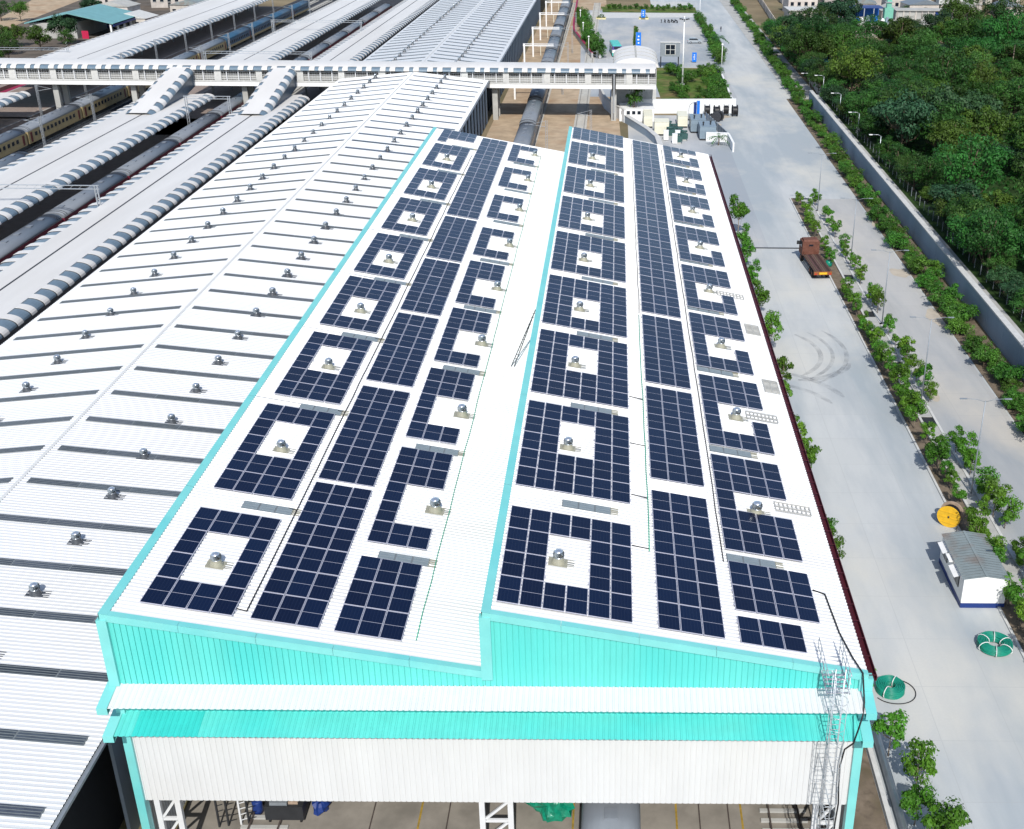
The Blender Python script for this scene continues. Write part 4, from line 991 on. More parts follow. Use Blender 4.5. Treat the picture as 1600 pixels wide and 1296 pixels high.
# bushes along the boundary wall
g = MB(); g.box(65.1, 68.9, 20, 225, G+.003, G+.05, soil); struct(g, 'verge_soil')
g = MB(); g.box(66.2, 73, 225, 470, G+.003, G+.04, concg); struct(g, 'verge')
nb = -1; y = 38.
while y < 430:
    if q.random() < .9:
        nb += 1; sc = q.uniform(.75, 1.35); x = 66.4+q.uniform(-.8, .7)+(0 if y < 160 else (y-160)*.018)
        d = 'near the side road' if y < 130 else 'by the middle of the main road' if y < 230 else 'beside the far fence'
        bush.put(q.randrange(5), (x, y, G), (sc*1.12, sc*1.12, sc*q.uniform(.8, 1.15)), q.uniform(0, 6.28), 'dense bush in the verge under the boundary wall, %s' % fro(nb), 'bushes along the boundary wall')
    y += q.uniform(1.2, 2.5) if y < 130 else q.uniform(2.0, 3.6)
# boundary wall, ledge, wire fence
bw = thing('boundary_wall', 'tall blue-grey boundary wall with pale ledge between road and wood', 'wall', (69.4, 20, G), world=True)
y = 20; i = 0
while y < 216:
    mb = MB(); o_ = .006*(i % 2); mb.box(69.2+o_, 69.75, y, y+5.97, G, G+3.15, wallb); mb.build('wall_panel', bw)
    mb = MB(); mb.box(69.12, 69.9, y, y+5.97, G+3.15, G+3.35, kerbm); mb.build('coping', bw); y += 6; i += 1
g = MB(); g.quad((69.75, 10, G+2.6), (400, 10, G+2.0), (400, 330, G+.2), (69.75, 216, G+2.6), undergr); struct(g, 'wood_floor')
g = MB(); g.box(69.9, 71.0, 20, 216, G+2.5, G+2.72, concg); struct(g, 'ledge_path')
fe = thing('wire_fence', 'thin wire fence on posts at the edge of the wood above the wall', 'fence', (72, 20, G+2.6), world=True)
for i in range(72): mb = MB(); yy = 20+i*2.7; mb.box(71.96, 72.04, yy-.04, yy+.04, G+2.55, G+4.0, greyst); mb.build('post', fe)
for z in (3.0, 3.3, 3.6, 3.9, 4.15): mb = MB(); mb.box(71.93, 71.95, 20, 214, G+z, G+z+.025, darkst); mb.build('wire', fe)
pf = thing('panel_fence', 'pale pink slatted fence along the far end of the road', 'fence', (73.5, 225, G), world=True)
for i in range(56):
    yy = 226+i*4; x = 73.2+(yy-226)*.042
    mb = MB(); mb.box(x-.12, x+.12, yy-.12, yy+.12, G, G+2.7, brickp); mb.build('post', pf)
    mb = MB()
    for j in range(9): mb.box(x-.03+j*.018, x+.03+j*.018, yy+.25+j*.41, yy+.5+j*.41, G+.1, G+2.5, brickp)
    mb.build('slat_panel', pf)
for i, y in enumerate((152, 171.4, 190.9, 212.1, 231)):
    t = thing('street_lamp', 'small hooked lamp post on the ledge by the wood, %s' % nth(i), 'lamp post', (71.2, y, G+2.7 if y < 216 else G), group='hooked lamp posts by the wood')
    b = MB(); b.tube([(0, 0, 0), (0, 0, 4.7)], .06, galv, 6); b.build('post', t)
    b = MB(); b.tube([(0, 0, 4.7), (-.5, 0, 4.95), (-1.6, 0, 4.98)], .045, galv, 5); b.build('arm', t)
    b = MB(); b.box(-2.1, -1.5, -.12, .12, 4.9, 5.02, whitep); b.build('lamp_head', t)
for i, (x, y) in enumerate(((56.4, 21), (56.5, 41.1), (56.7, 60), (57.2, 81.5), (57.6, 104), (57.2, 130))):
    t = thing('street_lamp', 'tall slim double-arm street lamp in the median, %s' % nth(i), 'street lamp', (x, y, G), group='double-arm street lamps in the median')
    b = MB(); b.tube([(0, 0, 0), (0, 0, 9.3)], .075, greyst, 8, .045); b.build('post', t)
    b = MB(); b.box(-.25, .25, -.25, .25, .0, .3, concg); b.build('plinth', t)
    for s in (-1, 1):
        b = MB(); b.tube([(0, 0, 9.2), (s*.8, 0, 9.45), (s*1.7, 0, 9.5)], .025, greyst, 5); b.build('arm', t)
        b = MB(); b.box(min(s*1.6, s*2.2), max(s*1.6, s*2.2), -.09, .09, 9.46, 9.53, greyst); b.build('lamp_head', t)
# the wood: trees placed apart from each other, taller inside
pts = []
qq = random.Random(5); tries = 0
while tries < 9000 and len(pts) < 292:
    tries += 1
    y = qq.uniform(58, 335); x = qq.uniform(72.6, 180) if len(pts) > 60 else qq.uniform(72.4, 74.5)
    lim = 25+(y+46)*.40+8
    if x > lim: continue
    if y > 322 and x < 132: continue
    rr = 2.3 if x < 75 else 3.2 if y < 130 else 3.9 if y < 230 else 5.0
    if 116 < y < 138 and x > 80 and qq.random() < .8: continue
    if any((x-a)**2+(y-b)**2 < rr*rr for a, b, _ in pts): continue
    pts.append((x, y, qq.choice((.7, .85, 1.0, 1.15, 1.45))*qq.uniform(.92, 1.08)*(1 if y < 230 else 1.2)))
for i, (x, y, sc) in enumerate(pts):
    edge = x < 75.5; sc *= .7 if edge else 1
    lab = 'leafy tree at the edge of the wood behind the wire fence' if edge else 'dense tree inside the wood, %s' % ('near the patch of open grass' if y < 125 else 'in its middle part' if y < 190 else 'towards the long pale building' if x < 112 else 'at its dark far right')
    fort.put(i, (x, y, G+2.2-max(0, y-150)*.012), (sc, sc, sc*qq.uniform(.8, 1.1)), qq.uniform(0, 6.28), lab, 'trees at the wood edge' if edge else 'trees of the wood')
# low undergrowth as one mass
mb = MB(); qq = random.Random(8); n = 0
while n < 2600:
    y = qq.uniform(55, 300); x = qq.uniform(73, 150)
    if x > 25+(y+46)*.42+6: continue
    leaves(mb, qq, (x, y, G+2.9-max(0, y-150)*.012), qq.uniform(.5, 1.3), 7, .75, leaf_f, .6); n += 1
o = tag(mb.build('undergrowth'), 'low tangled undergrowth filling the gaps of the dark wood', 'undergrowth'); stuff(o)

# ------------------------------------------------------------------ things on the road
# site cabin
cb = thing('site_cabin', 'white portable site cabin with rusty grey tin roof and blue skirting', 'cabin', (51.05, 24.6, G))
cw, cl = 3.25, 6.1
b = MB(); b.box(0, cw, 0, cl, .42, 2.55, whitep); b.prism([(0, 2.55), (cw, 2.55), (cw/2, 2.80)], 'y', .0, .05, whitep); b.prism([(0, 2.55), (cw, 2.55), (cw/2, 2.80)], 'y', cl-.05, cl, whitep); b.build('wall', cb)
b = MB(); b.box(-.02, cw+.02, -.02, cl+.02, .0, .42, bluep); b.build('skirting', cb)
for s in (0, 1):
    b = MB(); xa = -.12 if s == 0 else cw/2; xb = cw/2 if s == 0 else cw+.12; za, zb = (2.56, 2.84) if s == 0 else (2.84, 2.56)
    n = 36
    for i in range(n):
        y0 = -.1+(cl+.2)*i/n; dz = .02*(i % 2)
        b.add([(xa, y0, za+dz), (xb, y0, zb+dz), (xb, y0+(cl+.2)/n, zb+dz), (xa, y0+(cl+.2)/n, za+dz)], [(0, 1, 2, 3)], rooft)
    b.build('roof_sheet', cb)
b = MB(); b.box(cw/2-.1, cw/2+.1, -.1, cl+.1, 2.85, 2.875, rooft); b.build('ridge_cap', cb)
for y in (1.0, 4.2):
    b = MB(); b.box(-.05, .02, y, y+1.3, 1.15, 2.05, darkst); f = b.build('window', cb)
    b = MB(); b.box(-.06, -.045, y+.06, y+.62, 1.21, 1.99, glassd); b.build('pane', f); b = MB(); b.box(-.06, -.045, y+.68, y+1.24, 1.21, 1.99, glassd); b.build('pane', f)
    b = MB(); b.add([(0, y-.15, 2.28), (0, y+1.45, 2.28), (-.5, y+1.45, 2.12), (-.5, y-.15, 2.12)], [(0, 1, 2, 3)], whitep); b.build('window_hood', cb)
b = MB(); b.box(-.03, .02, 2.75, 3.65, .45, 2.35, whitep); d_ = b.build('door', cb); b = MB(); b.box(-.10, -.03, 3.45, 3.55, 1.3, 1.4, darkst); b.build('handle', d_)
b = MB(); b.box(-.4, -.05, 2.65, 3.75, 2.28, 2.36, whitep); b.build('door_hood', cb)
# cable drums
def drum(loc, rz, rx, r, wd, fm, wm, label, group=None, face=None):
    t = thing('cable_drum', label, 'cable drum', loc, (0, rx, rz), group)
    for i, x in enumerate((-wd/2, wd/2-.09)):
        b = MB(); n = 24; m = (face if face and i == 0 else fm)
        vs = [(x, r*math.cos(2*math.pi*j/n), r*math.sin(2*math.pi*j/n)) for j in range(n)]+[(x+.09, r*math.cos(2*math.pi*j/n), r*math.sin(2*math.pi*j/n)) for j in range(n)]
        b.add(vs, [tuple(range(n-1, -1, -1)), tuple(range(n, 2*n))]+[(j, (j+1) % n, n+(j+1) % n, n+j) for j in range(n)], m); fl = b.build('flange', t)
        b = MB(); xx = x-.03 if i == 0 else x+.09
        for k in range(3): b.box(xx, xx+.03, -r*.8, r*.8, -r*.62+k*r*.5, -r*.52+k*r*.5, m)
        b.build('flange_board', fl)
        b = MB(); b.tube([(x-.045, 0, 0), (x+.14, 0, 0)], .09, darkst, 8); b.build('hub', fl)
    b = MB(); prof = [(r*.45, -wd/2+.09)]; k = 9
    for j in range(k): z0 = -wd/2+.09+(wd-.18)*j/k; prof += [(r*.72, z0+.01), (r*.76, z0+(wd-.18)/k/2)]
    prof.append((r*.45, wd/2-.09)); n = 20
    vs = [(z, rr*math.cos(2*math.pi*j/n), rr*math.sin(2*math.pi*j/n)) for rr, z in prof for j in range(n)]
    b.add(vs, [(i*n+j, i*n+(j+1) % n, (i+1)*n+(j+1) % n, (i+1)*n+j) for i in range(len(prof)-1) for j in range(n)], wm, True); b.build('wound_cable', t)
    return t
drum((53.35, 36.4, G+.98), R(58), 0, .98, 1.05, drumt, blackc, 'large cable drum with a bright yellow face beside the white cabin', face=yellowp)
for i, (x, y, rz, lb) in enumerate(((45.0, 205, 0, 'dark cable drum nearest the blue boards by the white wall'), (47.0, 204, .1, 'dark cable drum second from the blue boards by the white wall'), (49.2, 205.4, -.1, 'dark cable drum partly behind the lying one'), (51.0, 204.6, .05, 'dark cable drum at the road end of the white wall'))):
    drum((x, y, G+1.25), rz, 0, 1.25, 1.15, drumd, blackc, lb, 'dark cable drums by the yard')
drum((46.9, 199.2, G+1.1), R(55), 0, 1.1, 1.5, drumd, blackc, 'dark cable drum in front of the row, turned sideways', 'dark cable drums by the yard')
drum((45.2, 199.6, G+.8), R(20), 0, .8, 1.0, drumd, blackc, 'smallest dark cable drum against the yard fence', 'dark cable drums by the yard')
# coiled pipes
def coil(loc, R0, r0, h, label, straps, loose):
    t = thing('pipe_coil', label, 'pipe coil', loc)
    q = random.Random(int(loc[0])); b = MB(); pts = []
    layers = int(h/.11); 
    for L in range(layers):
        for k in range(int(r0*2/.11)):
            rr = R0-r0+.11*k+.055; 
            lift = .04+L*.11
            if ((rr-R0)/r0)**2+((lift-h/2)/(h/2))**2*.62 > 1.02: continue
            ring = [(rr*math.cos(a)*(1+q.uniform(-.012, .012)), rr*math.sin(a)*(1+q.uniform(-.012, .012)), lift+q.uniform(-.015, .015)) for a in [2*math.pi*j/30 for j in range(31)]]
            b.tube(ring, .056, pipeg, 5, cap=False)
    b.build('coiled_pipe', t)
    for s in range(straps):
        a = 2*math.pi*(s+.3)/straps; b = MB(); pts = []
        for j in range(13):
            u = 2*math.pi*j/12; rr = R0+(r0+.06)*math.cos(u); pts.append((rr*math.cos(a), rr*math.sin(a), h/2+.02+(h/2+.06)*math.sin(u)))
        b.tube(pts, .035, pipet, 5); b.build('strap', t)
    if loose:
        b = MB(); b.tube([((R0+.75)*math.cos(a)+.25, (R0+.6)*math.sin(a)-.15, .05+.02*math.sin(3*a)) for a in [R(-150)+R(250)*j/40 for j in range(41)]], .035, blackc, 5); b.build('loose_end', t)
    return t
coil((52.2, 19.9, G), .86, .40, .55, 'fat green pipe coil tied with pale straps on the open road', 6, False)
coil((43.75, 15.2, G), .68, .36, .62, 'green pipe coil with loose dark end beside the shed corner', 2, True)
# old flat-bed truck
tk = thing('flatbed_truck', 'old truck with rusty brown cab and empty timber flatbed beside the median', 'truck', (52.7, 97.6, G), (0, 0, R(4)))
b = MB(); b.prism([(0, 1.0), (2.1, 1.0), (2.1, 2.35), (1.75, 3.0), (0, 3.0)], 'x', -1.18, 1.18, rust); c_ = b.build('cab', tk)
for v in c_.data.vertices: v.co = Vector((v.co.x, v.co.y+7.5, v.co.z))
b = MB(); b.prism([(7.55, 3.0), (9.1, 3.0), (8.95, 3.22), (7.7, 3.22)], 'x', -1.0, 1.0, rust); b.build('cab_roof', tk)
b = MB(); b.box(-1.0, 1.0, 9.55, 9.63, 2.35, 2.9, glassd); b.build('windscreen', tk)
b = MB(); b.box(-1.2, -1.17, 8.0, 9.2, 2.1, 2.8, glassd); b.build('side_window', tk); b = MB(); b.box(1.17, 1.2, 8.0, 9.2, 2.1, 2.8, glassd); b.build('side_window', tk)
b = MB(); b.box(-.3, .3, 7.47, 7.5, 2.35, 2.6, glassd); b.build('rear_window', tk)
b = MB(); b.box(-1.6, -1.2, 9.3, 9.42, 2.1, 2.6, darkst); b.build('mirror', tk); b = MB(); b.box(1.2, 1.6, 9.3, 9.42, 2.1, 2.6, darkst); b.build('mirror', tk)
qt = random.Random(3)
for i in range(9):
    x = -1.2+i*.27; b = MB(); b.box(x, x+.235, .12, 7.3-qt.uniform(0, .25), 1.18+qt.uniform(0, .05), 1.25+qt.uniform(0, .04), rustd); b.build('deck_plank', tk)
b = MB()
for s in (-.45, .45): b.box(s-.07, s+.07, .1, 9.3, .75, 1.0, darkst)
for y in (.3, 1.8, 3.3, 4.8, 6.3): b.box(-1.2, 1.2, y, y+.12, 1.02, 1.16, darkst)
b.build('chassis', tk)
b = MB(); b.box(-1.22, 1.22, -.02, .1, .78, 1.22, orange); b.build('tail_beam', tk)
b = MB(); b.box(-.5, .55, -.05, -.02, .86, 1.14, yellowp); b.build('rear_plate', tk)
for x in (-1.1, .85): b = MB(); b.box(x, x+.25, -.06, -.02, .85, 1.0, M('tail_lamp', (.5, .03, .02), .3)); b.build('tail_lamp', tk)
for y in (1.5, 2.8, 8.4):
    for s in (-1, 1):
        b = MB(); b.tube([(s*.78, y, .52), (s*1.16, y, .52)], .52, rubber, 16); w_ = b.build('wheel', tk)
        b = MB(); b.tube([(s*1.1, y, .52), (s*1.17, y, .52)], .26, rust, 10); b.build('rim', w_)
for x in (-1.2, 1.12): b = MB(); b.box(x, x+.08, .2, 7.2, 1.25, 1.34, rustd); b.build('side_rail', tk)
b = MB(); b.box(-1.05, 1.05, 7.28, 7.36, 1.25, 1.75, rust); b.build('headboard', tk)
mb = MB(); mb.lathe([(0, 0), (.45, 0), (.5, .5), (.42, .9), (0, .95)], pipeg, 12, (54.5, 103.4, G)); tag(mb.build('green_drum'), 'small green drum on the soil beside the truck bed', 'drum')
mb = MB(); mb.box(44.0, 52.0, 111.2, 111.45, G+.02, G+.10, darkst); tag(mb.build('drain_grating'), 'thin dark drain strip across the road behind the truck', 'drain')

# ------------------------------------------------------------------ yard, retaining wall, garden and forecourt behind the shed
def wall_run(name, pts, h, th, m, capm, label, z0=G):
    t = thing(name, label, 'wall', (pts[0][0], pts[0][1], z0), world=True)
    for (a, b_) in zip(pts[:-1], pts[1:]):
        mb = MB(); mb.bar((a[0], a[1], z0+h/2), (b_[0], b_[1], z0+h/2), th, h, m); mb.build('wall_panel', t)
        mb = MB(); mb.bar((a[0], a[1], z0+h+.06), (b_[0], b_[1], z0+h+.06), th+.12, .12, capm); mb.build('coping', t)
    return t
wall_run('retaining_wall', [(21.2, 226), (22.6, 212), (24.8, 203), (27.0, 197)], 2.6, .4, wallw, kerbm, 'white retaining wall curving beside the tracks under the footbridge')
wall_run('retaining_wall', [(27.2, 197.5), (29.5, 190.5), (31.6, 184), (33.2, 177), (34, 160), (34, 120)], 1.5, .9, wallb, kerbm, 'low grey retaining wall with wide pale coping between tracks and yard')
wall_run('yard_wall', [(28.2, 206.6), (51.5, 208.2)], 3.0, .35, wallw, wallw, 'bright white wall between the transformer yard and the green garden')
wall_run('yard_wall', [(51.5, 208.2), (52.2, 262)], 1.2, .3, wallw, wallw, 'low white wall along the road side of the garden')
wall_run('yard_wall', [(43.0, 180.0), (47.4, 179.6)], 1.7, .3, wallw, wallw, 'short white wall at the front of the transformer yard')
wall_run('yard_wall', [(47.4, 179.4), (47.6, 171)], 1.6, .3, wallw, wallw, 'white wall stub running from the yard towards the shed')
wall_run('coping_wall', [(9.8, 420), (10.9, 345), (11.5, 331), (18.3, 282)], 1.6, .5, concg, pinkm, 'wall with dark pink coping between tracks and forecourt')
g = MB(); g.quad((36, 208.5, G+.02), (51.4, 208.5, G+.02), (51.9, 268, G+.02), (34.2, 268, G+.02), grassm); struct(g, 'garden_grass')
g = MB(); g.quad((20, 390, G+.02), (54.5, 390, G+.02), (55, 408, G+.02), (19, 408, G+.02), grassm); struct(g, 'lawn')
g = MB(); g.quad((14, 372, G+.016), (54.5, 378, G+.016), (54.5, 389, G+.016), (16, 389, G+.016), kerbm); struct(g, 'pale_paving')
# cabinets
def cabinet(x0, x1, y0, y1, h, m, label, cat='cabinet', name='power_cabinet', pipes=0, legs=True):
    t = thing(name, label, cat, (x0, y0, G), world=True)
    b = MB(); z0 = .35 if legs else .12
    b.box(x0, x1, y0, y1, G+z0, G+h, m); b.build('housing', t)
    b = MB(); b.box(x0-.05, x1+.05, y0-.05, y1+.05, G+h, G+h+.07, m); b.build('lid', t)
    b = MB(); b.box(x0+.05, x1-.05, y0+.05, y1-.05, G+.02, G+z0, darkst); b.build('base_frame', t)
    n = max(2, int((y1-y0)/1.4))
    for i in range(n):
        b = MB(); b.box(x0-.03, x0, y0+(y1-y0)*i/n+.06, y0+(y1-y0)*(i+1)/n-.06, G+z0+.12, G+h-.15, m); b.build('side_door', t)
    b = MB()
    for j in range(7): b.box(x0+.2, x1-.2, y0-.025, y0, G+z0+.4+j*.18, G+z0+.48+j*.18, m)
    b.build('louvre', t)
    for i in range(pipes):
        b = MB(); xx = x0+.7+i*1.5; yy = y0+1.1+i*.9; b.tube([(xx, yy, G+h), (xx, yy, G+h+.75)], .13, darkst, 8); b.lathe([(.13, 0), (.19, .04), (.19, .3), (.13, .34)], darkst, 8, (xx, yy, G+h+.5)); b.build('exhaust', t)
    return t
cabinet(30.9, 32.7, 191.8, 198.8, 2.5, cream, 'long cream power cabinet by the retaining wall')
cabinet(32.9, 35.8, 184.6, 188.4, 2.7, cream, 'square cream cabinet nearest the solar shed roof')
cabinet(38.0, 40.0, 192.2, 198.0, 2.4, cream, 'cream cabinet in front of the blue boards')
cabinet(40.4, 43.4, 187.2, 193.0, 2.7, gensetg, 'grey generator container farther from the shed', 'generator', 'generator', 2)
cabinet(41.8, 45.0, 180.6, 186.2, 2.7, gensetg, 'grey generator container nearer the shed', 'generator', 'generator', 2)
def transformer(x, y, label):
    t = thing('transformer', label, 'transformer', (x, y, G), group='green transformers in the yard')
    b = MB(); b.box(-.55, .55, -.4, .4, .3, 1.5, transf); b.build('tank', t)
    for s in (-1, 1):
        for i in range(5): b = MB(); b.box(s*.58-.02, s*.58+.22 if s > 0 else s*.58+.02, -.36+i*.17, -.30+i*.17, .45, 1.4, transf) if s > 0 else b.box(-.80, -.56, -.36+i*.17, -.30+i*.17, .45, 1.4, transf); b.build('cooling_fin', t)
    for i in range(3): b = MB(); b.lathe([(.07, 1.5), (.12, 1.6), (.07, 1.68), (.11, 1.76), (.05, 1.95)], transf, 8, (-.3+i*.3, 0, 0)); b.build('bushing', t)
    b = MB(); b.tube([(-.7, .55, 1.75), (.7, .55, 1.75)], .2, transf, 9); b.build('oil_tank', t)
    b = MB(); b.box(-.5, .5, -.45, .45, .02, .3, concg); b.build('plinth', t)
    return t
for i, (x, y) in enumerate(((35.9, 189.4), (37.0, 186.6), (36.0, 183.6), (37.9, 183.6), (38.6, 180.4), (37.4, 177.8))): transformer(x, y, 'dark green finned transformer in the yard, %s from the cream cabinets' % ('nearest' if i == 0 else nth(i)))
for i, (x, y) in enumerate(((34.6, 180.3), (36.2, 177.2), (36.9, 180.3))): cabinet(x, x+.95, y, y+.8, 1.9, whitep, 'white switch box among the green transformers, %s from the left' % ('first' if i == 0 else nth(i)), 'switch box', 'switch_box', 0, False)
yf = thing('yard_fence', 'grey sheet fence along the road side of the transformer yard', 'fence', (44.5, 200, G), world=True)
for i in range(9):
    a = (44.4+i*.33, 200.4-i*2.2); b_ = (44.4+(i+.97)*.33, 200.4-(i+.97)*2.2); mb = MB(); mb.bar((a[0], a[1], G+.8), (b_[0], b_[1], G+.8), .06, 1.6, gensetg); mb.build('fence_panel', yf)
    mb = MB(); mb.box(a[0]-.05, a[0]+.05, a[1]-.05, a[1]+.05, G, G+1.75, galv); mb.build('post', yf)
for i, (x, m, lb) in enumerate(((42.9, signb, 'right tall blue board standing by the white yard wall'), (42.2, bluep, 'left tall dark blue board standing by the white yard wall'))):
    t = thing('blue_board', lb, 'board', (x, 203, G), (0, 0, R(20*i)))
    b = MB(); b.box(-.3, .3, -.06, .06, .05, 3.6-.3*i, m); b.build('board_face', t); b = MB(); b.box(-.34, -.3, -.08, .08, 0, 3.6, galv); b.box(.3, .34, -.08, .08, 0, 3.6, galv); b.build('frame', t)
t = thing('gooseneck_lamp', 'black lamp on a curved neck beside the blue boards', 'lamp', (40.7, 200.2, G))
b = MB(); b.tube([(0, 0, 0), (0, 0, 2.6), (.2, 0, 3.3), (.8, 0, 3.7), (1.4, 0, 3.5)], .05, darkst, 6); b.build('post', t)
b = MB(); b.lathe([(.5, 0), (.5, .12), (0, .14)], darkst, 12); b.build('foot', t); b = MB(); b.lathe([(.05, .2), (.3, 0), (0, .02)], darkst, 10, (1.4, 0, 3.35)); b.build('shade', t)
# garden plants
fan = tree_proto('columnar_tree', 6.2, 1.15, 2.7, 24, 45, .32, leaf_b, 91, .48, bark, .10, .10, label='tall columnar green tree in front of the footbridge end', cat='tree'); fan.location = (28.9, 200.4, G+.5); fan.scale = (1.45, 1.45, 1.6)
def palm(loc, h, nf, ln, label, seed, group=None):
    q = random.Random(seed); t = thing('palm_tree', label, 'palm', loc, group=group)
    b = MB(); b.tube([(0, 0, 0), (.1, 0, h*.5), (.05, .1, h)], .16, barkp, 7, .11); b.build('trunk', t)
    for i in range(nf):
        a = 2*math.pi*i/nf+q.uniform(-.2, .2); el = q.uniform(.1, 1.0); b = MB(); pts = []
        for j in range(8):
            u = j/7; r = ln*u*math.cos(el*.8); z = h+ln*(u*math.sin(el)-.62*u*u); pts.append(Vector((r*math.cos(a), r*math.sin(a), z)))
        side = Vector((-math.sin(a), math.cos(a), 0)); vs = []; fs = []
        for j in range(7):
            wd = ln*.24*math.sin(math.pi*(j+.8)/8.5)
            for s in (-1, 1):
                o = len(vs); vs += [pts[j], pts[j].lerp(pts[j+1], .7), pts[j].lerp(pts[j+1], .9)+side*s*wd+Vector((0, 0, -wd*.45))]; fs.append((o, o+1, o+2))
        b.add(vs, fs, palml); b.build('frond', t)
    return t
palm((45.2, 176.6, G), 1.6, 11, 2.5, 'small palm at the yard corner behind the right solar roof', 3)
palm((54.6, 296, G), 4.2, 13, 3.4, 'spreading palm among hedge bushes at the forecourt edge', 4)
q = random.Random(31)
for i in range(30):
    x, y = q.uniform(36.3, 51), q.uniform(210, 262); 
    if x < 47 and q.random() < .45: continue
    sc = q.uniform(.7, 1.6); bush.put(q.randrange(5), (x, y, G), sc, q.uniform(0, 6), 'green shrub in the walled garden, %s' % ('at the road-side corner' if x > 47 else 'by the exit hall' if x < 40 else 'in the middle'), 'garden shrubs')
for i in range(14): 
    sc = q.uniform(1.1, 1.8); bush.put(q.randrange(5), (48.2+q.uniform(0, 2.6), 212+i*3.3, G), sc, q.uniform(0, 6), 'large green shrub along the road-side garden wall, %s' % fro(i), 'shrubs by the garden wall')
for i in range(30):
    u = i/29; sc = q.uniform(1.1, 1.9); bush.put(q.randrange(5), (18.8-6.6*u+q.uniform(-.7, .7)+(1.2 if u < .2 else 0), 283+92*u, G), (sc, sc, sc*1.3), q.uniform(0, 6), 'tall green hedge bush beside the pink-topped wall, %s' % fro(i), 'hedge left of the forecourt')
for i in range(22):
    u = i/21; sc = q.uniform(1.0, 1.7); bush.put(q.randrange(5), (53.2+.9*math.sin(u*3), 274+96*u, G), (sc, sc, sc*1.15), q.uniform(0, 6), 'green hedge bush between forecourt and road, %s' % fro(i), 'hedge right of the forecourt')
for i in range(16):
    x = 22+i*2.05; sc = q.uniform(.6, 1.1); bush.put(q.randrange(5), (x, 400+q.uniform(-3, 3), G), sc, q.uniform(0, 6), 'small bush on the far lawn, %s from the left' % ('first' if i == 0 else nth(i)), 'bushes on the far lawn')
for i in range(7): sc = q.uniform(.8, 1.1)*(1-.08*i); bush.put(q.randrange(5), (31.0+.1*i, 306+i*6, G+.2), (sc*.9, sc*.9, sc), q.uniform(0, 6), 'small bush in the wedge-shaped traffic island, %s' % fro(i), 'island bushes')
g = MB(); g.add([(30.0, 303, G+.2), (32.6, 303, G+.2), (31.7, 352, G+.2), (30.9, 352, G+.2), (30.0, 303, G), (32.6, 303, G), (31.7, 352, G), (30.9, 352, G)], [(0, 1, 2, 3), (4, 5, 1, 0), (5, 6, 2, 1), (7, 4, 0, 3)], grassm); struct(g, 'traffic_island')
for i, (x, y, lb) in enumerate(((19.6, 371, 'square planted island with pale yellow kerb, left of the two'), (34.6, 372, 'square planted island with pale yellow kerb, right of the two'))):
    t = thing('planter', lb, 'planter', (x, y, G)); b = MB(); b.box(-1.7, 1.7, -1.7, 1.7, 0, .5, M('pale_yellow_kerb', (.62, .55, .30), .8)); b.build('kerb', t)
    b = MB(); b.box(-1.5, 1.5, -1.5, 1.5, .5, .58, grassm); b.build('soil', t); b = MB(); leaves(b, random.Random(i), (0, 0, 1.0), 1.2, 130, .4, leaf_b, .6); b.build('foliage', t)
# raised grey kiosk with four dark panes
t = thing('raised_kiosk', 'raised grey box on black legs with four dark square panes', 'kiosk', (36.9, 268.5, G))
b = MB(); b.box(0, 5.2, -.3, 1.6, 2.9, 6.5, greyst); b.build('body', t)
b = MB(); b.box(-.1, 5.3, -.4, 1.7, 6.5, 6.62, kerbm); b.build('roof', t)
for x in (.15, 4.9): b = MB(); b.box(x-.12, x+.12, 0, .24, 0, 2.9, darkst); b.build('leg', t); b = MB(); b.box(x-.12, x+.12, 1.2, 1.44, 0, 2.9, darkst); b.build('leg', t)
b = MB(); b.box(1.25, 4.0, -.36, -.3, 3.4, 6.1, kerbm); f = b.build('window_frame', t)
for x in (1.4, 2.68):
    for z in (3.52, 4.83): b = MB(); b.box(x, x+1.15, -.40, -.36, z, z+1.15, glassd); b.build('pane', f)
t = thing('high_mast_lamp', 'very tall white lighting mast standing in the garden', 'mast', (41.5, 241.5, G))
b = MB(); b.tube([(0, 0, 0), (0, 0, 16.5)], .24, whitep, 8, .12); b.build('post', t)
b = MB(); b.lathe([(.5, 0), (.55, .5), (.3, .55)], kerbm, 10); b.build('plinth', t)
b = MB()
b.lathe([(.1, 15.9), (1.0, 16.0), (1.0, 16.1), (.1, 16.2)], galv, 12); b.build('lamp_ring', t)
for j in range(6): b = MB(); a = j*math.pi/3; b.box(math.cos(a)-.22, math.cos(a)+.22, math.sin(a)-.2, math.sin(a)+.2, 15.75, 16.0, darkst); b.build('floodlight', t)
# bus
t = thing('bus', 'turquoise, purple and white bus parked on the forecourt', 'bus', (25.3, 285.5, G), (0, 0, R(5)))
b = MB(); b.box(-1.35, 1.35, 0, 10.5, .35, 1.15, bust); b.build('lower_body', t)
b = MB(); b.box(-1.34, 1.34, .01, 10.49, 1.15, 2.0, whitep); b.build('middle_body', t)
b = MB(); b.box(-1.32, 1.32, .03, 10.45, 2.0, 3.0, busp); b.build('upper_body', t)
b = MB(); b.prism([(-1.34, 3.0), (1.34, 3.0), (1.1, 3.25), (-1.1, 3.25)], 'y', 0, 10.45, bust); b.build('roof', t)
b = MB(); b.box(-.9, .9, -.02, .03, 2.2, 2.85, glassd); b.build('rear_window', t)
for s in (-1, 1):
    for i in range(6): b = MB(); b.box(s*1.33-.02, s*1.33+.02, 1.0+i*1.5, 2.3+i*1.5, 2.15, 2.85, glassd); b.build('side_window', t)
    for y in (2.2, 8.4): b = MB(); b.tube([(s*1.1, y, .5), (s*1.38, y, .5)], .5, rubber, 14); b.build('wheel', t)
for x in (-1.1, .9): b = MB(); b.box(x, x+.22, -.03, 0, .7, .95, M('tail_lamp', (.5, .03, .02), .3)); b.build('tail_lamp', t)
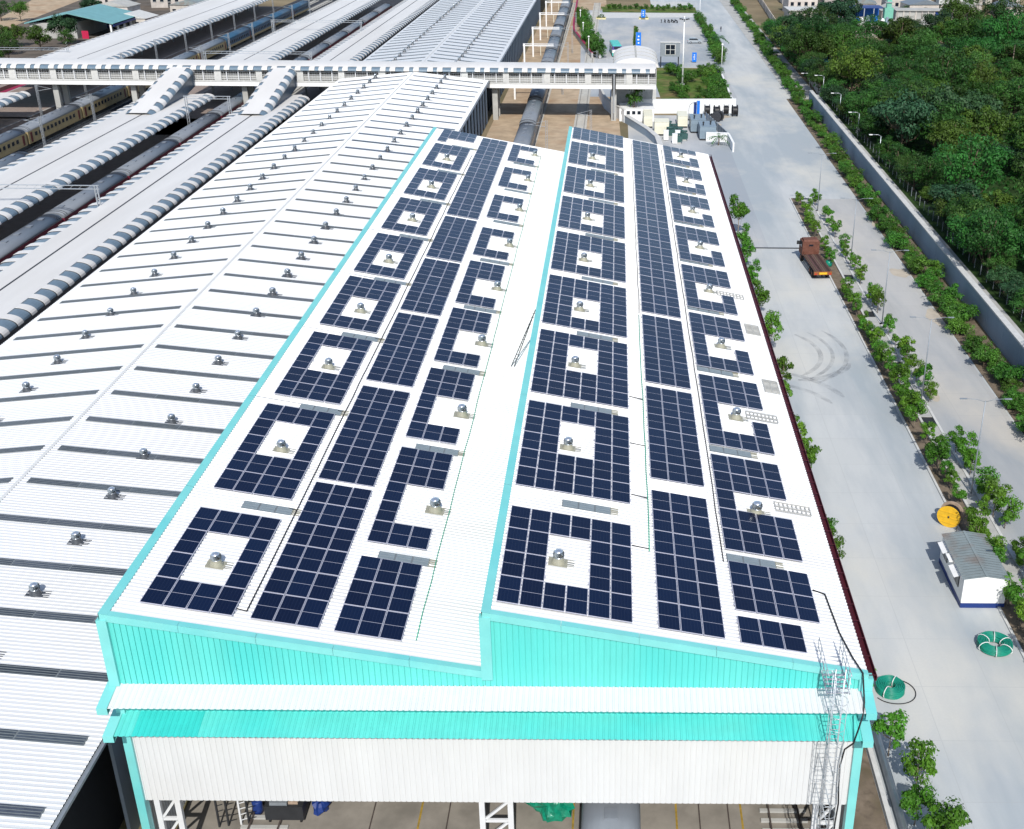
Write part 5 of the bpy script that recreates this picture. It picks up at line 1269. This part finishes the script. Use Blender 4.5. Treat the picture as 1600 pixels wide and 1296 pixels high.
# car
def car(loc, rz, m, label):
    t = thing('parked_car', label, 'car', loc, (0, 0, rz))
    b = MB(); b.prism([(0, .3), (4.3, .3), (4.3, .75), (4.1, .95), (3.1, 1.0), (.1, 1.02), (0, .9)], 'y', -.85, .85, m); b.build('body', t)
    b = MB(); b.prism([(.25, 1.0), (3.25, 1.0), (2.55, 1.48), (.65, 1.48)], 'y', -.74, .74, glassd); b.build('glasshouse', t)
    b = MB(); b.prism([(.68, 1.48), (2.52, 1.48), (2.4, 1.54), (.8, 1.54)], 'y', -.72, .72, m); b.build('roof', t)
    for x in (.8, 3.45):
        for s in (-1, 1): b = MB(); b.tube([(x, s*.68, .32), (x, s*.88, .32)], .32, rubber, 12); w_ = b.build('wheel', t); b = MB(); b.tube([(x, s*.86, .32), (x, s*.895, .32)], .18, galv, 8); b.build('rim', w_)
    for s in (-.6, .6): b = MB(); b.box(4.28, 4.32, s-.18, s+.18, .62, .78, whitep); b.build('headlight', t); b = MB(); b.box(-.03, .01, s-.15, s+.15, .65, .85, M('tail_lamp', (.5, .03, .02), .3)); b.build('tail_lamp', t)
    return t
car((46.9, 314, G), R(4), cars, 'silver car parked at the right side of the forecourt')
# blue signs
for i, (x, y, wd, h, z, lb) in enumerate(((31.6, 302.5, 1.5, 4.3, .3, 'tall blue hoarding with white marks at the near tip of the traffic island'), (46.6, 277, 1.25, 2.5, .25, 'small blue board with white mark behind the garden'), (34.4, 369.5, 1.4, 2.6, .8, 'blue board standing at the right planted island'))):
    t = thing('blue_sign', lb, 'sign', (x, y, G)); b = MB(); b.box(-wd/2, wd/2, -.06, .06, z, z+h, signb); f = b.build('sign_face', t)
    b = MB(); b.box(-wd/2-.05, -wd/2, -.06, .06, 0, z+h, galv); b.build('post', t); b = MB(); b.box(wd/2, wd/2+.05, -.06, .06, 0, z+h, galv); b.build('post', t)
    for j in range(3): b = MB(); b.box(-wd*(.12+.1*(j % 2)), wd*.16, -.07, -.06, z+h*(.25+.22*j), z+h*(.34+.22*j), whitep); b.build('white_mark', f)
for i, (x, y, h) in enumerate(((17.2, 288, 5), (14.8, 318, 5), (13.0, 350, 5), (53.4, 268, 6), (54.6, 376, 7))):
    t = thing('white_lamp_post', 'white lamp post at the forecourt hedge, %s' % ('left side ' + nth(i) if i < 3 else 'right side near' if i == 3 else 'right side far'), 'lamp post', (x, y, G)); b = MB(); b.tube([(0, 0, 0), (0, 0, h)], .09, whitep, 6); b.build('post', t)
    b = MB(); b.lathe([(0, h+.5), (.3, h+.35), (.3, h+.1), (.08, h)], whitep, 10); b.build('lamp_head', t)
t = thing('parked_scooter', 'white scooter and cover standing by the near hedge end', 'scooter', (20.4, 283.5, G)); b = MB(); b.lathe([(0, 1.5), (.35, 1.3), (.5, .7), (.55, .1), (0, .1)], whitep, 9); b.build('cover', t); b = MB(); b.tube([(-.1, .7, .3), (.1, .7, .3)], .3, rubber, 10); b.build('wheel', t)
for i in range(5):
    t = thing('motorbike', 'small dark motorbike in the row on the forecourt, %s from the left' % ('first' if i == 0 else nth(i)), 'motorbike', (40.5+i*1.25, 362+.5*(i % 2), G), (0, 0, R(10*i)), 'motorbikes on the forecourt')
    b = MB(); b.bar((0, -.6, .75), (0, .5, .8), .3, .3, darkst); b.bar((0, .45, .4), (0, .35, 1.1), .1, .1, darkst); b.bar((-.35, .4, 1.1), (.35, .4, 1.1), .06, .06, darkst); b.build('frame', t)
    for y in (-.65, .65): b = MB(); b.tube([(-.06, y, .32), (.06, y, .32)], .32, rubber, 10); b.build('wheel', t)
# a walker on the road
def person(loc, rz, label):
    J = {'pel': (0, 0, .93), 'chest': (0, .02, 1.28), 'neck': (0, .03, 1.45), 'head': (0, .05, 1.6), 'top': (0, .05, 1.7)}
    V = [J['pel'], J['chest'], J['neck'], J['head'], J['top'], (-.1, .02, .9), (-.11, .18, .5), (-.11, .12, .08), (-.11, .26, .04), (.1, 0, .9), (.11, -.06, .5), (.11, -.28, .12), (.11, -.16, .05), (-.2, .02, 1.38), (-.25, -.08, 1.1), (-.24, .08, .86), (.2, .02, 1.38), (.25, .08, 1.1), (.24, .26, .9)]
    Ed = [(0, 1), (1, 2), (2, 3), (3, 4), (0, 5), (5, 6), (6, 7), (7, 8), (0, 9), (9, 10), (10, 11), (11, 12), (1, 13), (13, 14), (14, 15), (1, 16), (16, 17), (17, 18)]
    rad = [.14, .15, .06, .10, .07, .10, .065, .045, .035, .10, .065, .045, .035, .06, .045, .03, .06, .045, .03]
    me = bpy.data.meshes.new('person'); me.from_pydata(V, Ed, []); me.materials.append(cloth)
    o = link('person', me, None, loc, (0, 0, rz)); m = o.modifiers.new('skin', 'SKIN')
    for i, r in enumerate(rad): me.skin_vertices[0].data[i].radius = (r, r)
    me.skin_vertices[0].data[0].use_root = True
    o.modifiers.new('smooth', 'SUBSURF').levels = 1
    tag(o, label, 'person'); b = MB(); b.lathe([(0, 1.76), (.09, 1.72), (.115, 1.62), (.10, 1.56), (.09, 1.60)], blackc, 10, (0, .04, 0)); b.build('hair', o); return o
person((59.2, 340.5, G), R(15), 'person in dark clothes walking alone along the wide road')

# ------------------------------------------------------------------ far buildings, right side
wh = thing('warehouse', 'long low pale building with small dark windows behind the wood', 'building', (84, 330, G), world=True)
x0, x1, yw = 83.0, 129.0, 330.0
b = MB(); b.box(x0, x1, yw, yw+16, G, G+4.0, brickp); b.build('wall', wh)
b = MB(); b.box(x0-.3, x1+.3, yw-.25, yw, G+3.9, G+4.3, kerbm); b.build('parapet', wh)
b = MB(); b.box(x0, x1, yw+.1, yw+15.9, G+4.0, G+4.08, concg); b.build('roof', wh)
for i, x in enumerate((98, 105, 112, 119, 123.5, 127)):
    b = MB(); b.box(x, x+(2.4 if i < 3 else 1.2), yw-.04, yw+.04, G+2.6, G+3.3, darkst); f = b.build('window', wh); b = MB(); b.box(x-.1, x+(2.6 if i < 3 else 1.4), yw-.3, yw-.02, G+3.3, G+3.4, kerbm); b.build('sill', f)
q = random.Random(17)
up_ = thing('upper_shed', 'open upper shed with blue sheeting above the long pale building', 'shed', (96, 338, G+4.1), world=True)
b = MB(); b.box(96, 112, 341, 349, G+7.6, G+7.8, bluep); b.build('roof', up_)
b = MB(); b.box(96, 112, 348.6, 348.8, G+4.1, G+7.6, signb); b.build('back_wall', up_)
for i in range(6): b = MB(); b.box(96.2+i*3.1, 96.5+i*3.1, 341, 341.3, G+4.1, G+7.6, galv); b.build('post', up_)
for i in range(12):
    x = 94+i*1.6+q.uniform(-.4, .4); m = [bluep, signb, whitep, gensetg][i % 4]; h = q.uniform(.8, 1.9)
    t = thing('roof_machine', 'small %s machine on the flat roof, %s from the left' % (['dark blue', 'bright blue', 'white', 'grey'][i % 4], 'first' if i == 0 else nth(i)), 'machine', (x, 334, G+4.1)); b = MB(); b.box(-.55, .55, -.5, .5, 0, h, m); b.build('housing', t); b = MB(); b.lathe([(.35, 0), (.35, .3), (0, .4)], m, 10, (0, 0, h)); b.build('dome', t)
tw = thing('green_tower', 'pale green steel tower rising behind the long pale building', 'tower', (112.5, 339, G), world=True)
b = MB(); b.box(111.4, 114.2, 337, 339, G+4, G+8.2, M('pale_green_paint', (.16, .42, .32), .6)); b.build('base', tw); b = MB(); b.box(112, 113.5, 337.3, 338.7, G+8.2, G+13.5, M('pale_green_paint', (.16, .42, .32), .6)); b.build('shaft', tw); b = MB(); b.box(111.6, 113.9, 337, 339, G+9.8, G+10.1, galv); b.build('gallery', tw)
rk = thing('storage_rack', 'grey shed with a row of upright bays at the right end of the flat roof', 'shed', (117, 340, G+4), world=True)
b = MB(); b.box(116, 134, 341, 347, G+4.1, G+7.0, concg); b.build('wall', rk)
for i in range(9): b = MB(); b.box(116.3+i*2, 116.6+i*2, 340.7, 341, G+4.1, G+7.0, brickp); b.build('pier', rk)
for i in range(3): b = MB(); b.box(128.8+i*1.9, 130.2+i*1.9, 340.85, 341, G+4.6, G+6.7, bluep); b.build('shutter', rk)
b = MB(); b.box(115.7, 134.3, 340.4, 347.4, G+7.0, G+7.2, concg); b.build('roof', rk)
hut = thing('lean_to', 'bright turquoise tin lean-to beside the fence corner', 'hut', (76, 262, G), world=True)
b = MB(); b.box(77, 84, 262, 267, G, G+2.4, brickp); b.build('wall', hut); b = MB(); b.add([(76.5, 261, G+2.5), (84.5, 261, G+2.5), (84.5, 268, G+3.2), (76.5, 268, G+3.2)], [(0, 1, 2, 3)], M('turquoise_tin', (.03, .28, .38), .5)); b.build('roof', hut)
t = thing('water_tank', 'white roof tank on legs above the far right buildings', 'tank', (136, 352, G)); b = MB(); b.box(-4, 4, -2, 2, 8.2, 10.6, kerbm); b.build('tank_body', t)
for x in (-3, 3): b = MB(); b.box(x-.2, x+.2, -.2, .2, 0, 8.2, darkst); b.build('leg', t)
def house(x, y, wx, wy, h, label, roofc):
    t = thing('town_house', label, 'house', (x, y, G), (0, 0, R(q.uniform(-8, 8))), 'town houses beyond the wood')
    b = MB(); b.box(0, wx, 0, wy, 0, h, brickp); b.build('wall', t)
    b = MB()
    if q.random() < .5: b.box(-.3, wx+.3, -.3, wy+.3, h, h+.25, roofc)
    else: b.prism([(-.4, h), (wx+.4, h), (wx/2, h+1.6)], 'y', -.3, wy+.3, roofc)
    b.build('roof', t)
    n = int(wx/2.6)
    for i in range(n):
        b = MB(); xx = .8+i*2.6; b.box(xx, xx+1.2, -.05, .03, h*.42, h*.42+1.3, glassd); f = b.build('window', t); b = MB(); b.box(xx-.1, xx+1.3, -.16, -.02, h*.42-.12, h*.42, kerbm); b.build('sill', f)
    b = MB(); b.box(wx*.5, wx*.5+1, -.06, .03, 0, 2.1, darkst); b.build('door', t)
k = 0
rc = [kerbm, concg, rooft, brickp, coachs]
for row, (yy, xa, xb) in enumerate(((366, 85, 150), (392, 88, 168), (420, 90, 182), (452, 90, 200), (492, 92, 214))):
    x = xa; j = 0
    while x < xb:
        wx = q.uniform(7, 13); h = q.uniform(3, 6.8); m = rc[(k*3+row) % 5]
        house(x, yy+q.uniform(-3, 3), wx, q.uniform(7, 11), h, '%s %s-roofed town house, %s row behind the wood, %s from left' % ('low' if h < 4.5 else 'tall', ['white', 'grey', 'rusty tin', 'buff', 'slate'][(k*3+row) % 5], 'nearest' if row == 0 else nth(row), 'first' if j == 0 else nth(j)), m)
        x += wx+q.uniform(1, 5); k += 1; j += 1
for i in range(46):
    x, y = q.uniform(84, 190), q.uniform(352, 480); fort.put(i, (x, y, G), q.uniform(.6, 1.0), q.uniform(0, 6), 'town tree between the far houses, %s part' % ('near' if y < 370 else 'middle' if y < 430 else 'far'), 'trees among the town houses')
for i, (x, y) in enumerate(((124, 246), (128, 243), (134, 250), (138, 262), (143, 255), (131, 258))): palm((x, y, G), q.uniform(9, 12), 12, 3.8, 'tall coconut palm above the dark wood, %s' % ('nearest' if i == 0 else nth(i)), 50+i, 'coconut palms')
for i in range(26):
    x, y = q.uniform(56, 74), q.uniform(452, 700); fort.put(i, (x, y, G), q.uniform(.6, 1.2), q.uniform(0, 6), 'roadside tree far beyond the end of the forecourt', 'far roadside trees')
# ------------------------------------------------------------------ top left: station approach
g = MB(); g.box(-121.5, -119.8, 150, 420, G, G+.9, platm); struct(g, 'platform')
g = MB(); g.box(-119.7, -117.4, 150, 420, G+.006, G+.05, pinkm); struct(g, 'kerb')
hl = thing('station_hall', 'hall with pale teal gabled roof beyond the far-left platform', 'hall', (-137, 312, G), world=True)
tr_ = M('pale_teal_roof', (.15, .33, .34), .5, 0, .1, .5); 
b = MB(); b.prism([(-154, -12.4), (-140.5, -9.4), (-127, -12.4), (-127, -12.7), (-140.5, -9.7), (-154, -12.7)], 'y', 312, 336, tr_); b.build('roof', hl)
b = MB(); b.box(-153, -139, 313, 335, G, -12.5, concg); b.build('wall', hl); b = MB(); b.box(-127.2, -127, 312, 336, -13.3, -12.4, bluep); b.build('fascia', hl)
for i in range(5): b = MB(); b.box(-128.5, -128, 312.5+i*5, 313+i*5, G, -12.4, whitep); b.build('post', hl)
b = MB(); b.box(-137.5, -135.5, 312.8, 313, G, G+2.3, M('magenta_cloth', (.45, .01, .06), .7)); b.build('banner', hl)
h2 = thing('blue_hut', 'small hut with teal roof and blue side at the top left corner', 'hut', (-165, 262, G), world=True)
b = MB(); b.prism([(-176, -12.2), (-164, -10.2), (-152, -12.2)], 'y', 262, 276, tr_); b.build('roof', h2); b = MB(); b.box(-174, -154, 263, 275, G, -12.2, bluep); b.build('wall', h2)
for i in range(34):
    if i < 20: x, y = q.uniform(-168, -132), q.uniform(252, 300)
    else: x, y = q.uniform(-200, -150), q.uniform(275, 360)
    fort.put(i, (x, y, G), q.uniform(.75, 1.15), q.uniform(0, 6), 'dark leafy tree by the station approach, %s' % ('in the near clump' if i < 20 else 'behind the teal roofs'), 'trees by the station approach')
for i, (x, y, h) in enumerate(((-136, 330, 4), (-150, 352, 5), (-128, 362, 4.5), (-146, 392, 5), (-172, 400, 6), (-130, 410, 5), (-160, 440, 5), (-190, 460, 6))): house(x, y, 12, 9, h, 'low station building beyond the teal hall, %s' % ('nearest' if i == 0 else nth(i)), rc[i % 5])
for i in range(9): 
    o = car((-128+q.uniform(-3, 3)-i*2.2, 318+i*4.4, G), R(q.uniform(60, 120)), [cars, bluep, whitep][i % 3], 'small %s car parked by the station approach, %s' % (['silver', 'dark blue', 'white'][i % 3], 'nearest' if i == 0 else nth(i))); o['group'] = 'cars by the station approach'
for P_ in (sap, bush, fort):
    for o, u in zip(P_.p, P_.used):
        if not u:
            for c in list(o.children): bpy.data.objects.remove(c)
            bpy.data.objects.remove(o)
